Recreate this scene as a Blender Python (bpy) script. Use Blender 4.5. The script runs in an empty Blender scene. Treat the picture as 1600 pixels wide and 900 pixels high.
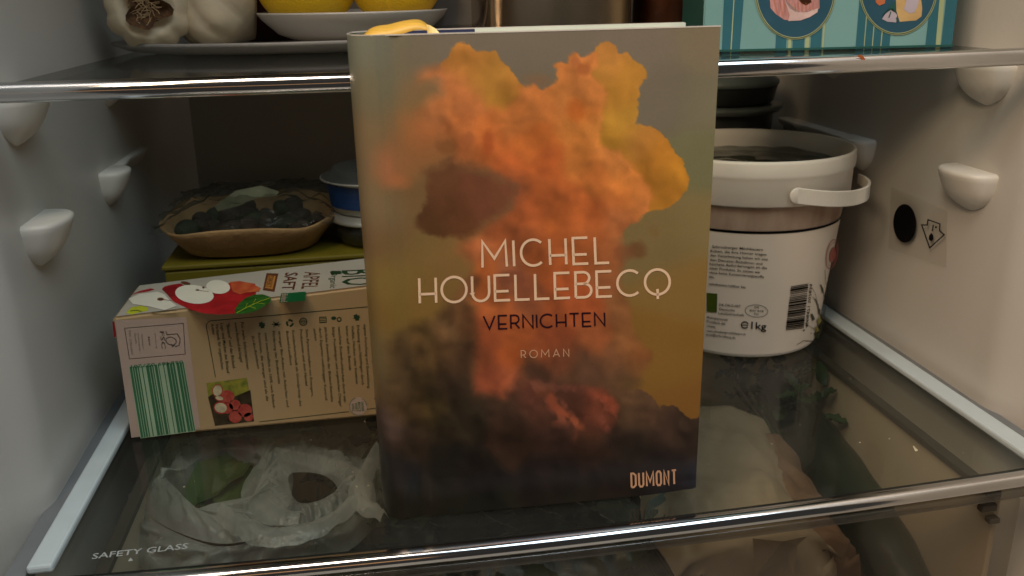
import bpy, bmesh, math, random
import numpy as np
from mathutils import Vector, Matrix, noise as mnoise
random.seed(7); rng = np.random.RandomState(11)
S = bpy.context.scene; COL = S.collection

# ------------------------------------------------------------------ camera (metres, X right, Y into the fridge, Z up, 0 = lower shelf glass)
F = 1359.45; CP = np.array([.148929, -.332358, .230476]); YAW, PITCH, ROLL = .156236, .327651, -.021374
fw = np.array([math.sin(YAW)*math.cos(PITCH), math.cos(YAW)*math.cos(PITCH), -math.sin(PITCH)])
r0 = np.cross(fw, [0, 0, 1]); r0 /= np.linalg.norm(r0); u0 = np.cross(r0, fw)
RT = math.cos(ROLL)*r0+math.sin(ROLL)*u0; UP = -math.sin(ROLL)*r0+math.cos(ROLL)*u0
cd = bpy.data.cameras.new('camera'); cam = bpy.data.objects.new('camera', cd); COL.objects.link(cam)
cd.sensor_width = 36; cd.lens = F/1600*36; cd.clip_start = .01; cd.clip_end = 60
m = Matrix.Identity(4)
for i in range(3): m[i][0], m[i][1], m[i][2], m[i][3] = RT[i], UP[i], -fw[i], CP[i]
cam.matrix_world = m; S.camera = cam
cd.dof.use_dof = True; cd.dof.focus_distance = .42; cd.dof.aperture_fstop = 18.0

# ------------------------------------------------------------------ light and exposure
w = bpy.data.worlds.new('World'); S.world = w; w.use_nodes = True
bg = w.node_tree.nodes['Background']; bg.inputs[0].default_value = (.85, .78, .70, 1); bg.inputs[1].default_value = .04
def area(name, loc, tgt, size, power, col, sy=None):
    l = bpy.data.lights.new(name, 'AREA'); l.energy = power; l.color = col; l.size = size
    if sy: l.shape = 'RECTANGLE'; l.size_y = sy
    o = bpy.data.objects.new(name, l); COL.objects.link(o); o.location = loc
    o.rotation_euler = (Vector(tgt)-Vector(loc)).to_track_quat('-Z', 'Y').to_euler(); return o
area('window_light', (.72, -.60, 1.40), (.10, .05, .1), 1.2, 12.5, (.78, .92, 1.0), .7)
area('room_lamp', (-.46, -.72, 1.05), (.46, .02, .08), .40, 9.0, (1.0, .74, .50), .3)
area('trim_reflection_light', (-.35, -1.05, .20), (.1, .05, .1), 1.1, .38, (1.0, .50, .20), .20)  # added low panel that gives the chrome trims their orange reflection
area('ceiling_lamp', (-.08, -.42, 1.25), (.34, .02, .1), .40, 6.6, (1.0, .83, .67))
S.render.engine = 'CYCLES'; S.cycles.transparent_max_bounces = 24; S.cycles.max_bounces = 8
S.view_settings.view_transform = 'Standard'; S.view_settings.look = 'None'; S.view_settings.exposure = 0; S.view_settings.gamma = 1

# ------------------------------------------------------------------ helpers
def lin(c):
    c = np.asarray(c, float)/255
    return np.where(c <= .04045, c/12.92, ((c+.055)/1.055)**2.4)
def ray(q):
    q = np.atleast_2d(np.asarray(q, float))
    return fw+np.outer((q[:, 0]-800)/F, RT)-np.outer((q[:, 1]-450)/F, UP)
def on_plane(q, axis, val):                     # measured point of the photograph put on the plane axis = val
    d = ray(q); t = (val-CP[axis])/d[:, axis]; return CP+d*t[:, None]
def on_general(q, P, n):
    d = ray(q); n = np.asarray(n, float); t = ((np.asarray(P)-CP)@n)/(d@n); return CP+d*t[:, None]
def mat(name, col, rough=.5, metal=0, var=.06, vscale=40, bump=0, bscale=200, spec=.5, trans=0, sss=0, coat=0, col2=None, stretch=None):
    m = bpy.data.materials.new(name); m.use_nodes = True; nt = m.node_tree; b = nt.nodes['Principled BSDF']
    c = lin(col)
    b.inputs['Roughness'].default_value = rough; b.inputs['Metallic'].default_value = metal
    b.inputs['Specular IOR Level'].default_value = spec; b.inputs['Coat Weight'].default_value = coat; b.inputs['Coat Roughness'].default_value = .15
    if trans: b.inputs['Transmission Weight'].default_value = trans
    if sss: b.inputs['Subsurface Weight'].default_value = sss; b.inputs['Subsurface Radius'].default_value = (.01, .006, .003); b.inputs['Subsurface Scale'].default_value = .5
    tc = nt.nodes.new('ShaderNodeTexCoord'); mp = nt.nodes.new('ShaderNodeMapping'); nt.links.new(tc.outputs['Object'], mp.inputs[0])
    if stretch: mp.inputs['Scale'].default_value = stretch
    n = nt.nodes.new('ShaderNodeTexNoise'); n.inputs['Scale'].default_value = vscale; n.inputs['Detail'].default_value = 6; nt.links.new(mp.outputs[0], n.inputs['Vector'])
    cr = nt.nodes.new('ShaderNodeValToRGB'); e = cr.color_ramp.elements
    c2 = lin(col2) if col2 is not None else c*(1+var*1.6)
    c1 = c if col2 is not None else c*(1-var*2.2)
    e[0].position = .3; e[1].position = .7; e[0].color = (*np.clip(c1, 0, 1), 1); e[1].color = (*np.clip(c2, 0, 1), 1)
    nt.links.new(n.outputs[0], cr.inputs[0]); nt.links.new(cr.outputs[0], b.inputs['Base Color'])
    rm = nt.nodes.new('ShaderNodeMapRange'); rm.inputs['To Min'].default_value = max(0, rough*.75); rm.inputs['To Max'].default_value = min(1, rough*1.25)
    nt.links.new(n.outputs[0], rm.inputs['Value']); nt.links.new(rm.outputs[0], b.inputs['Roughness'])
    if bump:
        n2 = nt.nodes.new('ShaderNodeTexNoise'); n2.inputs['Scale'].default_value = bscale; n2.inputs['Detail'].default_value = 4; nt.links.new(mp.outputs[0], n2.inputs['Vector'])
        bp = nt.nodes.new('ShaderNodeBump'); bp.inputs['Strength'].default_value = bump; bp.inputs['Distance'].default_value = .002
        nt.links.new(n2.outputs[0], bp.inputs['Height']); nt.links.new(bp.outputs[0], b.inputs['Normal'])
    return m
def glassmat(name, tint=(.82, .86, .84), rough=.03, haze=0, hazecol=(.5, .5, .48), ior=1.5, hscale=30, spec=1, bump=0):
    m = bpy.data.materials.new(name); m.use_nodes = True; nt = m.node_tree; N = nt.nodes; L = nt.links
    for x in list(N):
        if x.type != 'OUTPUT_MATERIAL': N.remove(x)
    out = [x for x in N if x.type == 'OUTPUT_MATERIAL'][0]
    tr = N.new('ShaderNodeBsdfTransparent'); tr.inputs[0].default_value = (*tint, 1)
    gl = N.new('ShaderNodeBsdfGlossy'); gl.inputs['Roughness'].default_value = rough; gl.inputs[0].default_value = (spec, spec, spec, 1)
    fr = N.new('ShaderNodeFresnel'); gm = N.new('ShaderNodeNewGeometry'); io = N.new('ShaderNodeMix'); io.inputs[2].default_value = ior; io.inputs[3].default_value = 1/ior; L.new(gm.outputs['Backfacing'], io.inputs[0]); L.new(io.outputs[0], fr.inputs[0])
    mx = N.new('ShaderNodeMixShader'); L.new(fr.outputs[0], mx.inputs[0]); L.new(tr.outputs[0], mx.inputs[1]); L.new(gl.outputs[0], mx.inputs[2])
    last = mx; bp = None
    if bump:
        tb_ = N.new('ShaderNodeTexCoord'); nb = N.new('ShaderNodeTexNoise'); nb.inputs['Scale'].default_value = 85; nb.inputs['Detail'].default_value = 3; nb.inputs['Distortion'].default_value = 1.2; L.new(tb_.outputs['Object'], nb.inputs['Vector'])
        ab = N.new('ShaderNodeMath'); ab.operation = 'SUBTRACT'; ab.inputs[1].default_value = .5; L.new(nb.outputs[0], ab.inputs[0]); ac = N.new('ShaderNodeMath'); ac.operation = 'ABSOLUTE'; L.new(ab.outputs[0], ac.inputs[0])
        bp = N.new('ShaderNodeBump'); bp.inputs['Strength'].default_value = bump; bp.inputs['Distance'].default_value = .012; L.new(ac.outputs[0], bp.inputs['Height']); L.new(bp.outputs[0], gl.inputs['Normal'])
    if haze:
        df = N.new('ShaderNodeBsdfDiffuse'); df.inputs[0].default_value = (*hazecol, 1)
        tl = N.new('ShaderNodeBsdfTranslucent'); tl.inputs[0].default_value = (*hazecol, 1)
        m2 = N.new('ShaderNodeMixShader'); m2.inputs[0].default_value = .45
        if bp: L.new(bp.outputs[0], df.inputs['Normal']); L.new(bp.outputs[0], tl.inputs['Normal'])
        L.new(df.outputs[0], m2.inputs[1]); L.new(tl.outputs[0], m2.inputs[2])
        tc = N.new('ShaderNodeTexCoord'); n = N.new('ShaderNodeTexNoise'); n.inputs['Scale'].default_value = hscale; n.inputs['Detail'].default_value = 6
        L.new(tc.outputs['Object'], n.inputs['Vector'])
        mr = N.new('ShaderNodeMapRange'); mr.inputs['From Min'].default_value = .3; mr.inputs['From Max'].default_value = .7
        mr.inputs['To Min'].default_value = haze*.55; mr.inputs['To Max'].default_value = min(1, haze*1.4); L.new(n.outputs[0], mr.inputs['Value'])
        m3 = N.new('ShaderNodeMixShader'); L.new(mr.outputs[0], m3.inputs[0]); L.new(mx.outputs[0], m3.inputs[1]); L.new(m2.outputs[0], m3.inputs[2]); last = m3
    L.new(last.outputs[0], out.inputs[0]); return m
def obj(name, V, Fc, material, parent=None, smooth=False, loc=None):
    me = bpy.data.meshes.new(name); me.from_pydata([tuple(map(float, v)) for v in V], [], [tuple(map(int, f)) for f in Fc]); me.update()
    o = bpy.data.objects.new(name, me); COL.objects.link(o)
    if material: me.materials.append(material)
    if smooth: me.polygons.foreach_set('use_smooth', [True]*len(me.polygons))
    if parent:
        o.parent = parent
        o.matrix_parent_inverse = parent.matrix_basis.inverted()   # vertices stay in world metres
    return o
def bmobj(name, bm, material, parent=None, smooth=False):
    me = bpy.data.meshes.new(name); bm.to_mesh(me); bm.free(); o = bpy.data.objects.new(name, me); COL.objects.link(o)
    me.materials.append(material)
    if smooth: me.polygons.foreach_set('use_smooth', [True]*len(me.polygons))
    if parent: o.parent = parent; o.matrix_parent_inverse = parent.matrix_basis.inverted()
    return o
def thing(name, label, cat, loc=(0, 0, 0), rz=0, group=None):
    o = bpy.data.objects.new(name, None); COL.objects.link(o); o.empty_display_size = .02
    o.location = loc; o.rotation_euler = (0, 0, rz); o['label'] = label; o['category'] = cat
    o.matrix_basis = Matrix.Translation(loc) @ Matrix.Rotation(rz, 4, 'Z')
    if group: o['group'] = group
    return o
def box(name, lo, hi, material, parent=None, bev=.001, rz=0, pivot=None, seg=2):
    bm = bmesh.new(); bmesh.ops.create_cube(bm, size=1)
    lo = Vector(lo); hi = Vector(hi)
    for v in bm.verts: v.co = Vector([(lo[i]+hi[i])/2+v.co[i]*(hi[i]-lo[i]) for i in range(3)])
    if bev: bmesh.ops.bevel(bm, geom=bm.edges[:], offset=bev, segments=seg, affect='EDGES', profile=.5)
    if rz: bmesh.ops.rotate(bm, verts=bm.verts, cent=pivot or (lo+hi)/2, matrix=Matrix.Rotation(rz, 3, 'Z'))
    return bmobj(name, bm, material, parent, False)
def grid(P, closed_u=False, flip=False):
    nu, nv = P.shape[:2]; f = []
    for i in range(nu if closed_u else nu-1):
        for j in range(nv-1):
            a = i*nv+j; b = ((i+1) % nu)*nv+j; f.append((a, b, b+1, a+1) if not flip else (a, a+1, b+1, b))
    return P.reshape(-1, 3), f
def lathe(name, prof, c, material, parent=None, n=64, cap=False, axis=None, rmod=None):
    a = np.linspace(0, 2*math.pi, n, endpoint=False); P = np.zeros((n, len(prof), 3))
    for k, (r, z) in enumerate(prof):
        rr = r*np.ones(n) if rmod is None else r*rmod(a, k/(len(prof)-1))
        P[:, k, 0] = rr*np.cos(a); P[:, k, 1] = rr*np.sin(a); P[:, k, 2] = z
    V, Fc = grid(P, True)
    if axis is not None:
        M = np.array(Vector((0, 0, 1)).rotation_difference(Vector(axis)).to_matrix()); V = V@M.T
    V = V+np.array(c); return obj(name, V, Fc, material, parent, True)
def tube(path, r, n=8, closed=False):
    path = [Vector(p) for p in path]; N = len(path); P = np.zeros((N, n, 3)); ref = Vector((0.1, .2, 1)).normalized()
    for i, p in enumerate(path):
        t = (path[min(i+1, N-1)]-path[max(i-1, 0)]).normalized(); a = t.cross(ref).normalized(); b = t.cross(a); rr = r[i] if hasattr(r, '__len__') else r
        for k in range(n): P[i, k] = p+a*math.cos(2*math.pi*k/n)*rr+b*math.sin(2*math.pi*k/n)*rr
    V = P.reshape(-1, 3); f = []
    for i in range(N-1):
        for k in range(n): f.append((i*n+k, i*n+(k+1) % n, (i+1)*n+(k+1) % n, (i+1)*n+k))
    f.append(tuple(range(n))[::-1]); f.append(tuple((N-1)*n+k for k in range(n)))
    return V, f
def join(parts):
    V = []; Fc = []
    for v, f in parts:
        o = len(V); V += [tuple(x) for x in v]; Fc += [tuple(i+o for i in g) for g in f]
    return V, Fc
def smooth_path(pts, k=8):
    pts = [np.array(p, float) for p in pts]; out = []
    for i in range(len(pts)-1):
        p0, p1, p2, p3 = pts[max(i-1, 0)], pts[i], pts[i+1], pts[min(i+2, len(pts)-1)]
        for j in range(k):
            t = j/k; out.append(.5*((2*p1)+(-p0+p2)*t+(2*p0-5*p1+4*p2-p3)*t*t+(-p0+3*p1-3*p2+p3)*t**3))
    return out+[pts[-1]]
# value noise on numpy arrays
_T = rng.rand(256, 256)
def vnoise(x, y):
    xi = np.floor(x).astype(int); yi = np.floor(y).astype(int); fx = x-xi; fy = y-yi; fx = fx*fx*(3-2*fx); fy = fy*fy*(3-2*fy)
    g = lambda a, b: _T[a % 256, b % 256]
    return (g(xi, yi)*(1-fx)+g(xi+1, yi)*fx)*(1-fy)+(g(xi, yi+1)*(1-fx)+g(xi+1, yi+1)*fx)*fy
def fbm(x, y, o=5, off=0):
    s = 0; a = .5; t = 0
    for k in range(o): s = s+a*vnoise(x*2**k+13.7*k+off, y*2**k+7.1*k+off*1.7); t += a; a *= .55
    return s/t
def sstep(a, b, x): t = np.clip((x-a)/(b-a), 0, 1); return t*t*(3-2*t)
def sdf(poly, x, y):                            # signed distance, negative inside
    P = np.array(poly, float); d = np.full(x.shape, 1e9); ins = np.zeros(x.shape, bool)
    for i in range(len(P)):
        a, b = P[i], P[(i+1) % len(P)]; e = b-a; wx = x-a[0]; wy = y-a[1]; t = np.clip((wx*e[0]+wy*e[1])/(e@e+1e-9), 0, 1)
        d = np.minimum(d, (wx-e[0]*t)**2+(wy-e[1]*t)**2)
        c = ((a[1] > y) != (b[1] > y)) & (x < (b[0]-a[0])*(y-a[1])/((b[1]-a[1]) or 1e-9)+a[0]); ins ^= c
    d = np.sqrt(d); return np.where(ins, -d, d)
# ---- flat print: shapes measured on the photograph and laid on a surface by a mapping function
def stroke2d(pts, wd, closed=False):
    pts = [np.array(p, float) for p in pts]; n = len(pts); V = []
    for i in range(n):
        if closed: a = pts[i-1]; b = pts[(i+1) % n]; d1 = pts[i]-a; d2 = b-pts[i]
        else: d1 = pts[i]-pts[max(i-1, 0)] if i else pts[1]-pts[0]; d2 = pts[min(i+1, n-1)]-pts[i] if i < n-1 else d1
        d1 = d1/(np.linalg.norm(d1)+1e-9); d2 = d2/(np.linalg.norm(d2)+1e-9); t = d1+d2; t = t/(np.linalg.norm(t)+1e-9); nn = np.array([-t[1], t[0]])
        k = min(1/max(.35, float(t@d1)), 2.2); V += [pts[i]+nn*wd/2*k, pts[i]-nn*wd/2*k]
    Fc = [(2*i, 2*i+1, 2*i+3, 2*i+2) for i in range(n-1)]
    if closed: Fc.append((2*n-2, 2*n-1, 1, 0))
    return V, Fc
def poly2d(pts): return [np.array(p, float) for p in pts], [tuple(range(len(pts)))]
def fan2d(pts):
    pts = [np.array(p, float) for p in pts]; c = sum(pts)/len(pts); return pts+[c], [(i, (i+1) % len(pts), len(pts)) for i in range(len(pts))]
def ell(cx, cy, rx, ry, rot=0, n=28, a0=0, a1=2*math.pi):
    return [(cx+rx*math.cos(a)*math.cos(rot)-ry*math.sin(a)*math.sin(rot), cy+rx*math.cos(a)*math.sin(rot)+ry*math.sin(a)*math.cos(rot)) for a in np.linspace(a0, a1, n, endpoint=(a1-a0) < 6.28)]
_tc = {}
def text_unit(s):
    if s not in _tc:
        c = bpy.data.curves.new('t', 'FONT'); c.body = s; c.resolution_u = 2; c.offset = .010; o = bpy.data.objects.new('t', c)
        me = bpy.data.meshes.new_from_object(o); V = np.array([v.co[:2] for v in me.vertices]) if len(me.vertices) else np.zeros((1, 2)); Fc = [tuple(p.vertices) for p in me.polygons]
        bpy.data.objects.remove(o); bpy.data.curves.remove(c); bpy.data.meshes.remove(me)
        x0, x1 = V[:, 0].min(), V[:, 0].max(); V[:, 0] = (V[:, 0]-x0)/(x1-x0+1e-9); V[:, 1] /= .73
        _tc[s] = (V, Fc)
    return _tc[s]
def text2d(s, p0, p1, up):                     # baseline start, baseline end, cap-height vector
    V, Fc = text_unit(s); p0 = np.array(p0, float); e = np.array(p1, float)-p0
    return [p0+v[0]*e+v[1]*np.array(up, float) for v in V], Fc
def lay(name, shapes, mapping, material, parent, off=0):
    V, Fc = join(shapes); P = mapping(np.array(V)[:, :2], off); return obj(name, P, Fc, material, parent)
# simple geometric capitals as strokes in a unit-high cell: (width, [polylines])
def arc(cx, cy, rx, ry, a0, a1, n=18): return [(cx+rx*math.cos(math.radians(a)), cy+ry*math.sin(math.radians(a))) for a in np.linspace(a0, a1, n)]
GL = {'M': (1.0, [[(0, 0), (.03, 1), (.5, .33), (.97, 1), (1.0, 0)]]), 'I': (.0, [[(0, 0), (0, 1)]]), 'C': (.88, [arc(.5, .5, .5, .5, 48, 312, 30)]),
      'H': (.66, [[(0, 0), (0, 1)], [(.66, 0), (.66, 1)], [(0, .36), (.66, .36)]]), 'E': (.60, [[(.60, 0), (0, 0), (0, 1), (.60, 1)], [(0, .36), (.55, .36)]]),
      'L': (.56, [[(0, 1), (0, 0), (.56, 0)]]), 'O': (1.0, [arc(.5, .5, .5, .5, 0, 360, 40)]), 'Q': (1.0, [arc(.5, .5, .5, .5, 0, 360, 40), [(.5, .22), (.5, -.18)]]),
      'U': (.68, [[(0, 1), (0, .34)]+arc(.34, .34, .34, .34, 180, 360, 14)+[(.68, 1)]]),
      'B': (.62, [[(0, 0), (0, 1), (.32, 1)]+arc(.32, .77, .24, .23, 80, -90, 10)+[(0, .54)], [(.32, .54)]+arc(.35, .27, .28, .27, 80, -90, 12)+[(0, 0)]]),
      'V': (.80, [[(0, 1), (.40, 0), (.80, 1)]]), 'N': (.70, [[(0, 0), (0, 1), (.70, 0), (.70, 1)]]), 'T': (.66, [[(0, 1), (.66, 1)], [(.33, 1), (.33, 0)]]),
      'R': (.60, [[(0, 0), (0, 1), (.30, 1)]+arc(.30, .70, .27, .30, 85, -90, 12)+[(0, .40)], [(.28, .40), (.60, 0)]]),
      'A': (.84, [[(0, 0), (.42, 1), (.84, 0)], [(.14, .30), (.70, .30)]])}
def caps2d(word, bl, br, up, wd, gap=.30):
    tot = sum(GL[c][0] for c in word)+gap*(len(word)-1); bl = np.array(bl, float); e = (np.array(br, float)-bl)/tot; up = np.array(up, float); x = 0; out = []
    for c in word:
        gw, pls = GL[c]
        for pl in pls: out.append(stroke2d([bl+e*(x+px)+up*py for px, py in pl], wd))
        x += gw+gap
    return out
def cond2d(word, bl, br, up, wd):              # condensed bold capitals
    G = {'D': [[(0, 0), (0, 1), (.5, 1), (1, .85), (1, .15), (.5, 0), (0, 0)]], 'U': [[(0, 1), (0, .15), (.3, 0), (.7, 0), (1, .15), (1, 1)]], 'M': [[(0, 0), (0, 1), (.5, .3), (1, 1), (1, 0)]],
         'O': [[(0, .15), (0, .85), (.3, 1), (.7, 1), (1, .85), (1, .15), (.7, 0), (.3, 0), (0, .15)]], 'N': [[(0, 0), (0, 1), (1, 0), (1, 1)]], 'T': [[(0, 1), (1, 1)], [(.5, 1), (.5, 0)]]}
    W = {'M': .85}; tot = sum(W.get(c, .55) for c in word)+.42*(len(word)-1); bl = np.array(bl, float); e = (np.array(br, float)-bl)/tot; x = 0; out = []
    for c in word:
        gw = W.get(c, .55)
        for pl in G[c]: out.append(stroke2d([bl+e*(x+px*gw)+np.array(up)*(.06+.88*py) for px, py in pl], wd))
        x += gw+.42
    return out

# ------------------------------------------------------------------ materials
M = {}
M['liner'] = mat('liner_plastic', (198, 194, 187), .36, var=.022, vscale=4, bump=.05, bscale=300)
M['liner_shaded'] = mat('liner_shaded_plastic', (150, 146, 138), .45, var=.03, vscale=8, bump=.05, bscale=400)  # same liner as the sides, with the shade of the back put into its colour
M['bracket'] = mat('bracket_plastic', (226, 222, 214), .35, var=.02, vscale=30)
M['glass'] = glassmat('shelf_glass', (.90, .92, .90), .055, haze=.018, hazecol=(.6, .6, .56), hscale=9, spec=.5)
M['chrome'] = mat('chrome_trim', (215, 216, 218), .10, 1.0, var=.07, vscale=90, bump=.06, bscale=50, stretch=(.2, 1, 1))
M['rail'] = mat('rail_plastic', (188, 200, 203), .35, var=.03, vscale=50)
M['railgrey'] = mat('rail_base_plastic', (112, 116, 118), .45, var=.05, vscale=50)
M['blackstrip'] = mat('glass_border_print', (30, 30, 28), .2, var=.1, vscale=40)
M['clearlip'] = glassmat('clear_lip', (.62, .60, .56), .12, haze=.10, hazecol=(.4, .38, .34))
M['drawerp'] = glassmat('drawer_plastic', (.82, .80, .76), .08, haze=.035, hazecol=(.50, .46, .38), hscale=20)
M['white'] = mat('white_plastic', (243, 236, 226), .4, var=.02, vscale=20, bump=.04, bscale=300, sss=.1)
M['label'] = mat('label_paper', (238, 224, 208), .42, var=.015, vscale=20)
M['black'] = mat('black_ink', (9, 8, 9), .6, var=.05, spec=.15); M['grey'] = mat('grey_ink', (70, 66, 62), .5, var=.05)

# ------------------------------------------------------------------ fridge shell
XL, XR, YB = -.016, .484, .372
def side_wall(name, X, sgn):
    ys = list(np.linspace(-.34, .02, 14))+list(np.linspace(.028, .074, 14))+list(np.linspace(.1, YB-.03, 10)); prof = []
    for y in ys:
        t = float(sstep(.07, .034, np.array(y))); f = .011*t+max(0, .040-y)*.30
        prof.append((X-sgn*f, y))
    for a in np.linspace(0, math.pi/2, 9)[1:]: prof.append((X+sgn*.03*(1-math.cos(a)), YB-.03+.03*math.sin(a)))
    zs = np.linspace(-.30, .52, 50); P = np.zeros((len(prof), len(zs), 3))
    for i, (x, y) in enumerate(prof):
        for j, z in enumerate(zs):
            P[i, j] = (x+sgn*.0008*math.sin(z*23+y*9)+sgn*.0006*math.sin(y*31), y, z)
    V, f = grid(P); o = obj(name, V, f, M['liner'], None, True); o['kind'] = 'structure'; return o
wl = side_wall('wall_left', XL, 1); wr = side_wall('wall_right', XR, -1)
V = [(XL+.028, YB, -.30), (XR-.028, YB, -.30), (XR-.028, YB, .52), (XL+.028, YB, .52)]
wb = obj('wall_back', V, [(0, 1, 2, 3)], M['liner_shaded']); wb['kind'] = 'structure'
fl = obj('floor', [(XL-.07, -.34, -.298), (XR+.07, -.34, -.298), (XR+.07, YB, -.298), (XL-.07, YB, -.298)], [(0, 1, 2, 3)], M['liner_shaded']); fl['kind'] = 'structure'
ce = obj('ceiling', [(XL-.07, .02, .518), (XR+.07, .02, .518), (XR+.07, YB, .518), (XL-.07, YB, .518)], [(0, 1, 2, 3)], M['liner_shaded']); ce['kind'] = 'structure'
def bracket(wall, X, sgn, yc, zt, hl=.024, prot=.019, h=.025):
    n, k = 22, 12; P = np.zeros((n, k+3, 3))
    for i, a in enumerate(np.linspace(0, math.pi, n)):
        ca, sa = math.cos(a), math.sin(a); sx = abs(sa)**.55
        for j in range(k+3):
            if j == 0: s, z = 0, zt
            elif j == 1: s, z = .90, zt
            elif j == 2: s, z = .975, zt-.0009
            else:
                t = (j-3)/(k-1); s = max(0, 1-.25*t-.75*t**4)*(1 if t < .999 else .0); z = zt-.0025-(h-.0025)*t**.9
            P[i, j] = (X+sgn*(prot*sx*s*(1-.35*((zt-z)/h))-.002), yc+hl*ca*(s if j else 0), z)
    V, f = grid(P); return obj('shelf_support', V, f, M['bracket'], wall, True)
for wall, X, sg in ((wl, XL, 1), (wr, XR, -1)):
    dy = .008 if sg > 0 else 0; bracket(wall, X, sg, .106+dy, .1905, .020); bracket(wall, X, sg, .106+dy, .131, .020)
    bracket(wall, X, sg, .222+dy*2.2, .131, .015, .017, .024); bracket(wall, X, sg, .27, .1905, .017, .019, .026)
    # narrow ledge running back from the supports
    for zt in (.131,):
        ys = np.linspace(.222 if sg < 0 else .25, .335, 12); P = np.zeros((12, 5, 3))
        for i, y in enumerate(ys):
            pr = (.0085 if sg < 0 else .0035)+.0012*math.sin(i*.9)
            for j, (dx, dz) in enumerate([(-.002, 0), (pr, 0), (pr+.001, -.0012), (pr, -.0035), (-.002, -.012)]): P[i, j] = (X+sg*dx, y, zt+dz-.0006)
        V, f = grid(P); obj('ledge', V, f, M['bracket'], wall, True)

# ------------------------------------------------------------------ shelves
def bowy(x, y0): return y0-.007*(1-((x-.233)/.233)**2) if 0 <= x <= .466 else y0
def sweep(name, sec, y0, x0, x1, material, parent, z0=0, n=60):
    xs = np.linspace(x0, x1, n); P = np.zeros((n, len(sec), 3))
    for i, x in enumerate(xs):
        for j, (dy, dz) in enumerate(sec): P[i, j] = (x, bowy(x, y0)+dy, z0+dz)
    V, f = grid(P); V = list(V); k = len(sec); f = list(f)+[tuple(range(k))[::-1], tuple((n-1)*k+j for j in range(k))]
    return obj(name, V, f, material, parent, True)
def rsec(y0, y1, z0, z1, r, n=5, closed=True):
    s = []
    for cy, cz, a0 in ((y1-r, z1-r, 0), (y0+r, z1-r, 90), (y0+r, z0+r, 180), (y1-r, z0+r, 270)):
        for a in np.linspace(a0, a0+90, n): s.append((cy+r*math.cos(math.radians(a)), cz+r*math.sin(math.radians(a))))
    return s+[s[0]]
def pane(parent, y0, z, x0, x1, y1):
    n = 40; xs = np.linspace(x0, x1, n); P = np.zeros((n, 5, 3))
    for i, x in enumerate(xs):
        yf = bowy(x, y0)+.004
        for j, (y, zz) in enumerate([(y1, z), (yf, z), (yf, z-.004), (y1, z-.004), (y1, z)]): P[i, j] = (x, y, zz)
    V, f = grid(P); f = list(f)+[(0, 1, 2, 3), tuple((n-1)*5+j for j in (3, 2, 1, 0))]
    return obj('glass_pane', V, f, M['glass'], parent)
lower = thing('glass_shelf', 'lower glass shelf with bowed chrome front trim, the book stands on it', 'shelf', (.233, .18, 0))
pane(lower, 0, 0, XL+.006, XR-.006, .355)
sweep('front_trim', rsec(-.0042, .0045, -.0058, .0012, .0034), 0, XL-.004, XR+.004, M['chrome'], lower)
sweep('clear_lip', rsec(-.0035, .0035, -.0112, -.0062, .0015), 0, XL-.002, XR+.002, M['clearlip'], lower)
sweep('glass_border', [(.0047, -.0044), (.0115, -.0044), (.0115, -.0056), (.0047, -.0056), (.0047, -.0044)], 0, XL+.012, XR-.012, M['blackstrip'], lower)
box('side_rail', (-.0085, .008, .0002), (.0022, .33, .0042), M['rail'], lower, .0012)
box('side_rail', (.4640, .008, .0002), (.4760, .33, .0042), M['rail'], lower, .0012)
box('rail_base', (XL-.002, .006, -.006), (-.0090, .34, .0006), M['railgrey'], lower, .0005)
box('rail_base', (.4765, .006, -.006), (XR+.002, .34, .0006), M['railgrey'], lower, .0005)
upper = thing('glass_shelf', 'upper glass shelf above the bucket with chrome front edge marked by an orange smear', 'shelf', (.233, .2, .198))
pane(upper, .063, .1975, XL+.012, XR-.012, .358)
sweep('front_trim', rsec(-.0046, .0048, -.0068, .0016, .0040), .063, XL+.006, XR-.008, M['chrome'], upper, .198)
sm = on_plane([(1338, 87), (1346, 85), (1352, 92), (1351, 98), (1347, 97), (1346, 92)], 1, .0545)
M['smear'] = mat('orange_smear', (170, 90, 40), .5)
obj('smear', sm, [(0, 1, 2, 3, 4, 5)], M['smear'], upper)
mp_glass = lambda q, off: on_plane(q, 2, .0003+off)
M['etch'] = mat('etched_print', (150, 156, 154), .6)
lay('lettering', [text2d('SAFETY GLASS', (143, 873.5), (293, 857), (2.5, -9)), fan2d([(200, 877), (204, 871), (208, 876)])], mp_glass, M['etch'], lower)
cr = []
for k in range(46):
    x, y = rng.uniform(.0, .46), rng.uniform(.01, .2)
    s = rng.uniform(.0002, .0006); a = rng.uniform(0, 3)
    cr.append(([(x+s*math.cos(a+t), y+s*math.sin(a+t), .0004) for t in (0, 2, 4)]+[(x, y, .0009)], [(0, 1, 3), (1, 2, 3), (2, 0, 3)]))
cx, cy = on_plane([(1428, 702)], 2, 0)[0][:2]
cr.append(([(cx-.0012, cy-.003, .0004), (cx+.001, cy-.002, .0004), (cx+.0016, cy+.0026, .0004), (cx-.0003, cy+.001, .0016)], [(0, 1, 3), (1, 2, 3), (2, 0, 3)]))
M['crumb'] = mat('crumb', (190, 178, 150), .7)
o = obj('crumbs', *join(cr), M['crumb']); o['kind'] = 'stuff'; o['label'] = 'pale crumbs and dust specks scattered on the lower glass shelf'; o['category'] = 'crumbs'

# ------------------------------------------------------------------ book
BX, BY, BT, BW, BD, BH = .1507, .0194, -.0248, .1406, .0446, .215
book = thing('hardcover_book', 'upright hardcover novel with an orange sunset cloud on its dust jacket', 'book', (BX, BY, .0008), BT)
Mb = np.array(book.matrix_basis)
def bk(P): P = np.asarray(P, float).reshape(-1, 3); return P@Mb[:3, :3].T+Mb[:3, 3]
b_e = Mb[:3, 0]; b_n = Mb[:3, 1]
def proj(P):
    d = np.asarray(P)-CP; z = d@fw; return np.stack([800+F*(d@RT)/z, 450-F*(d@UP)/z], -1)
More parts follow.
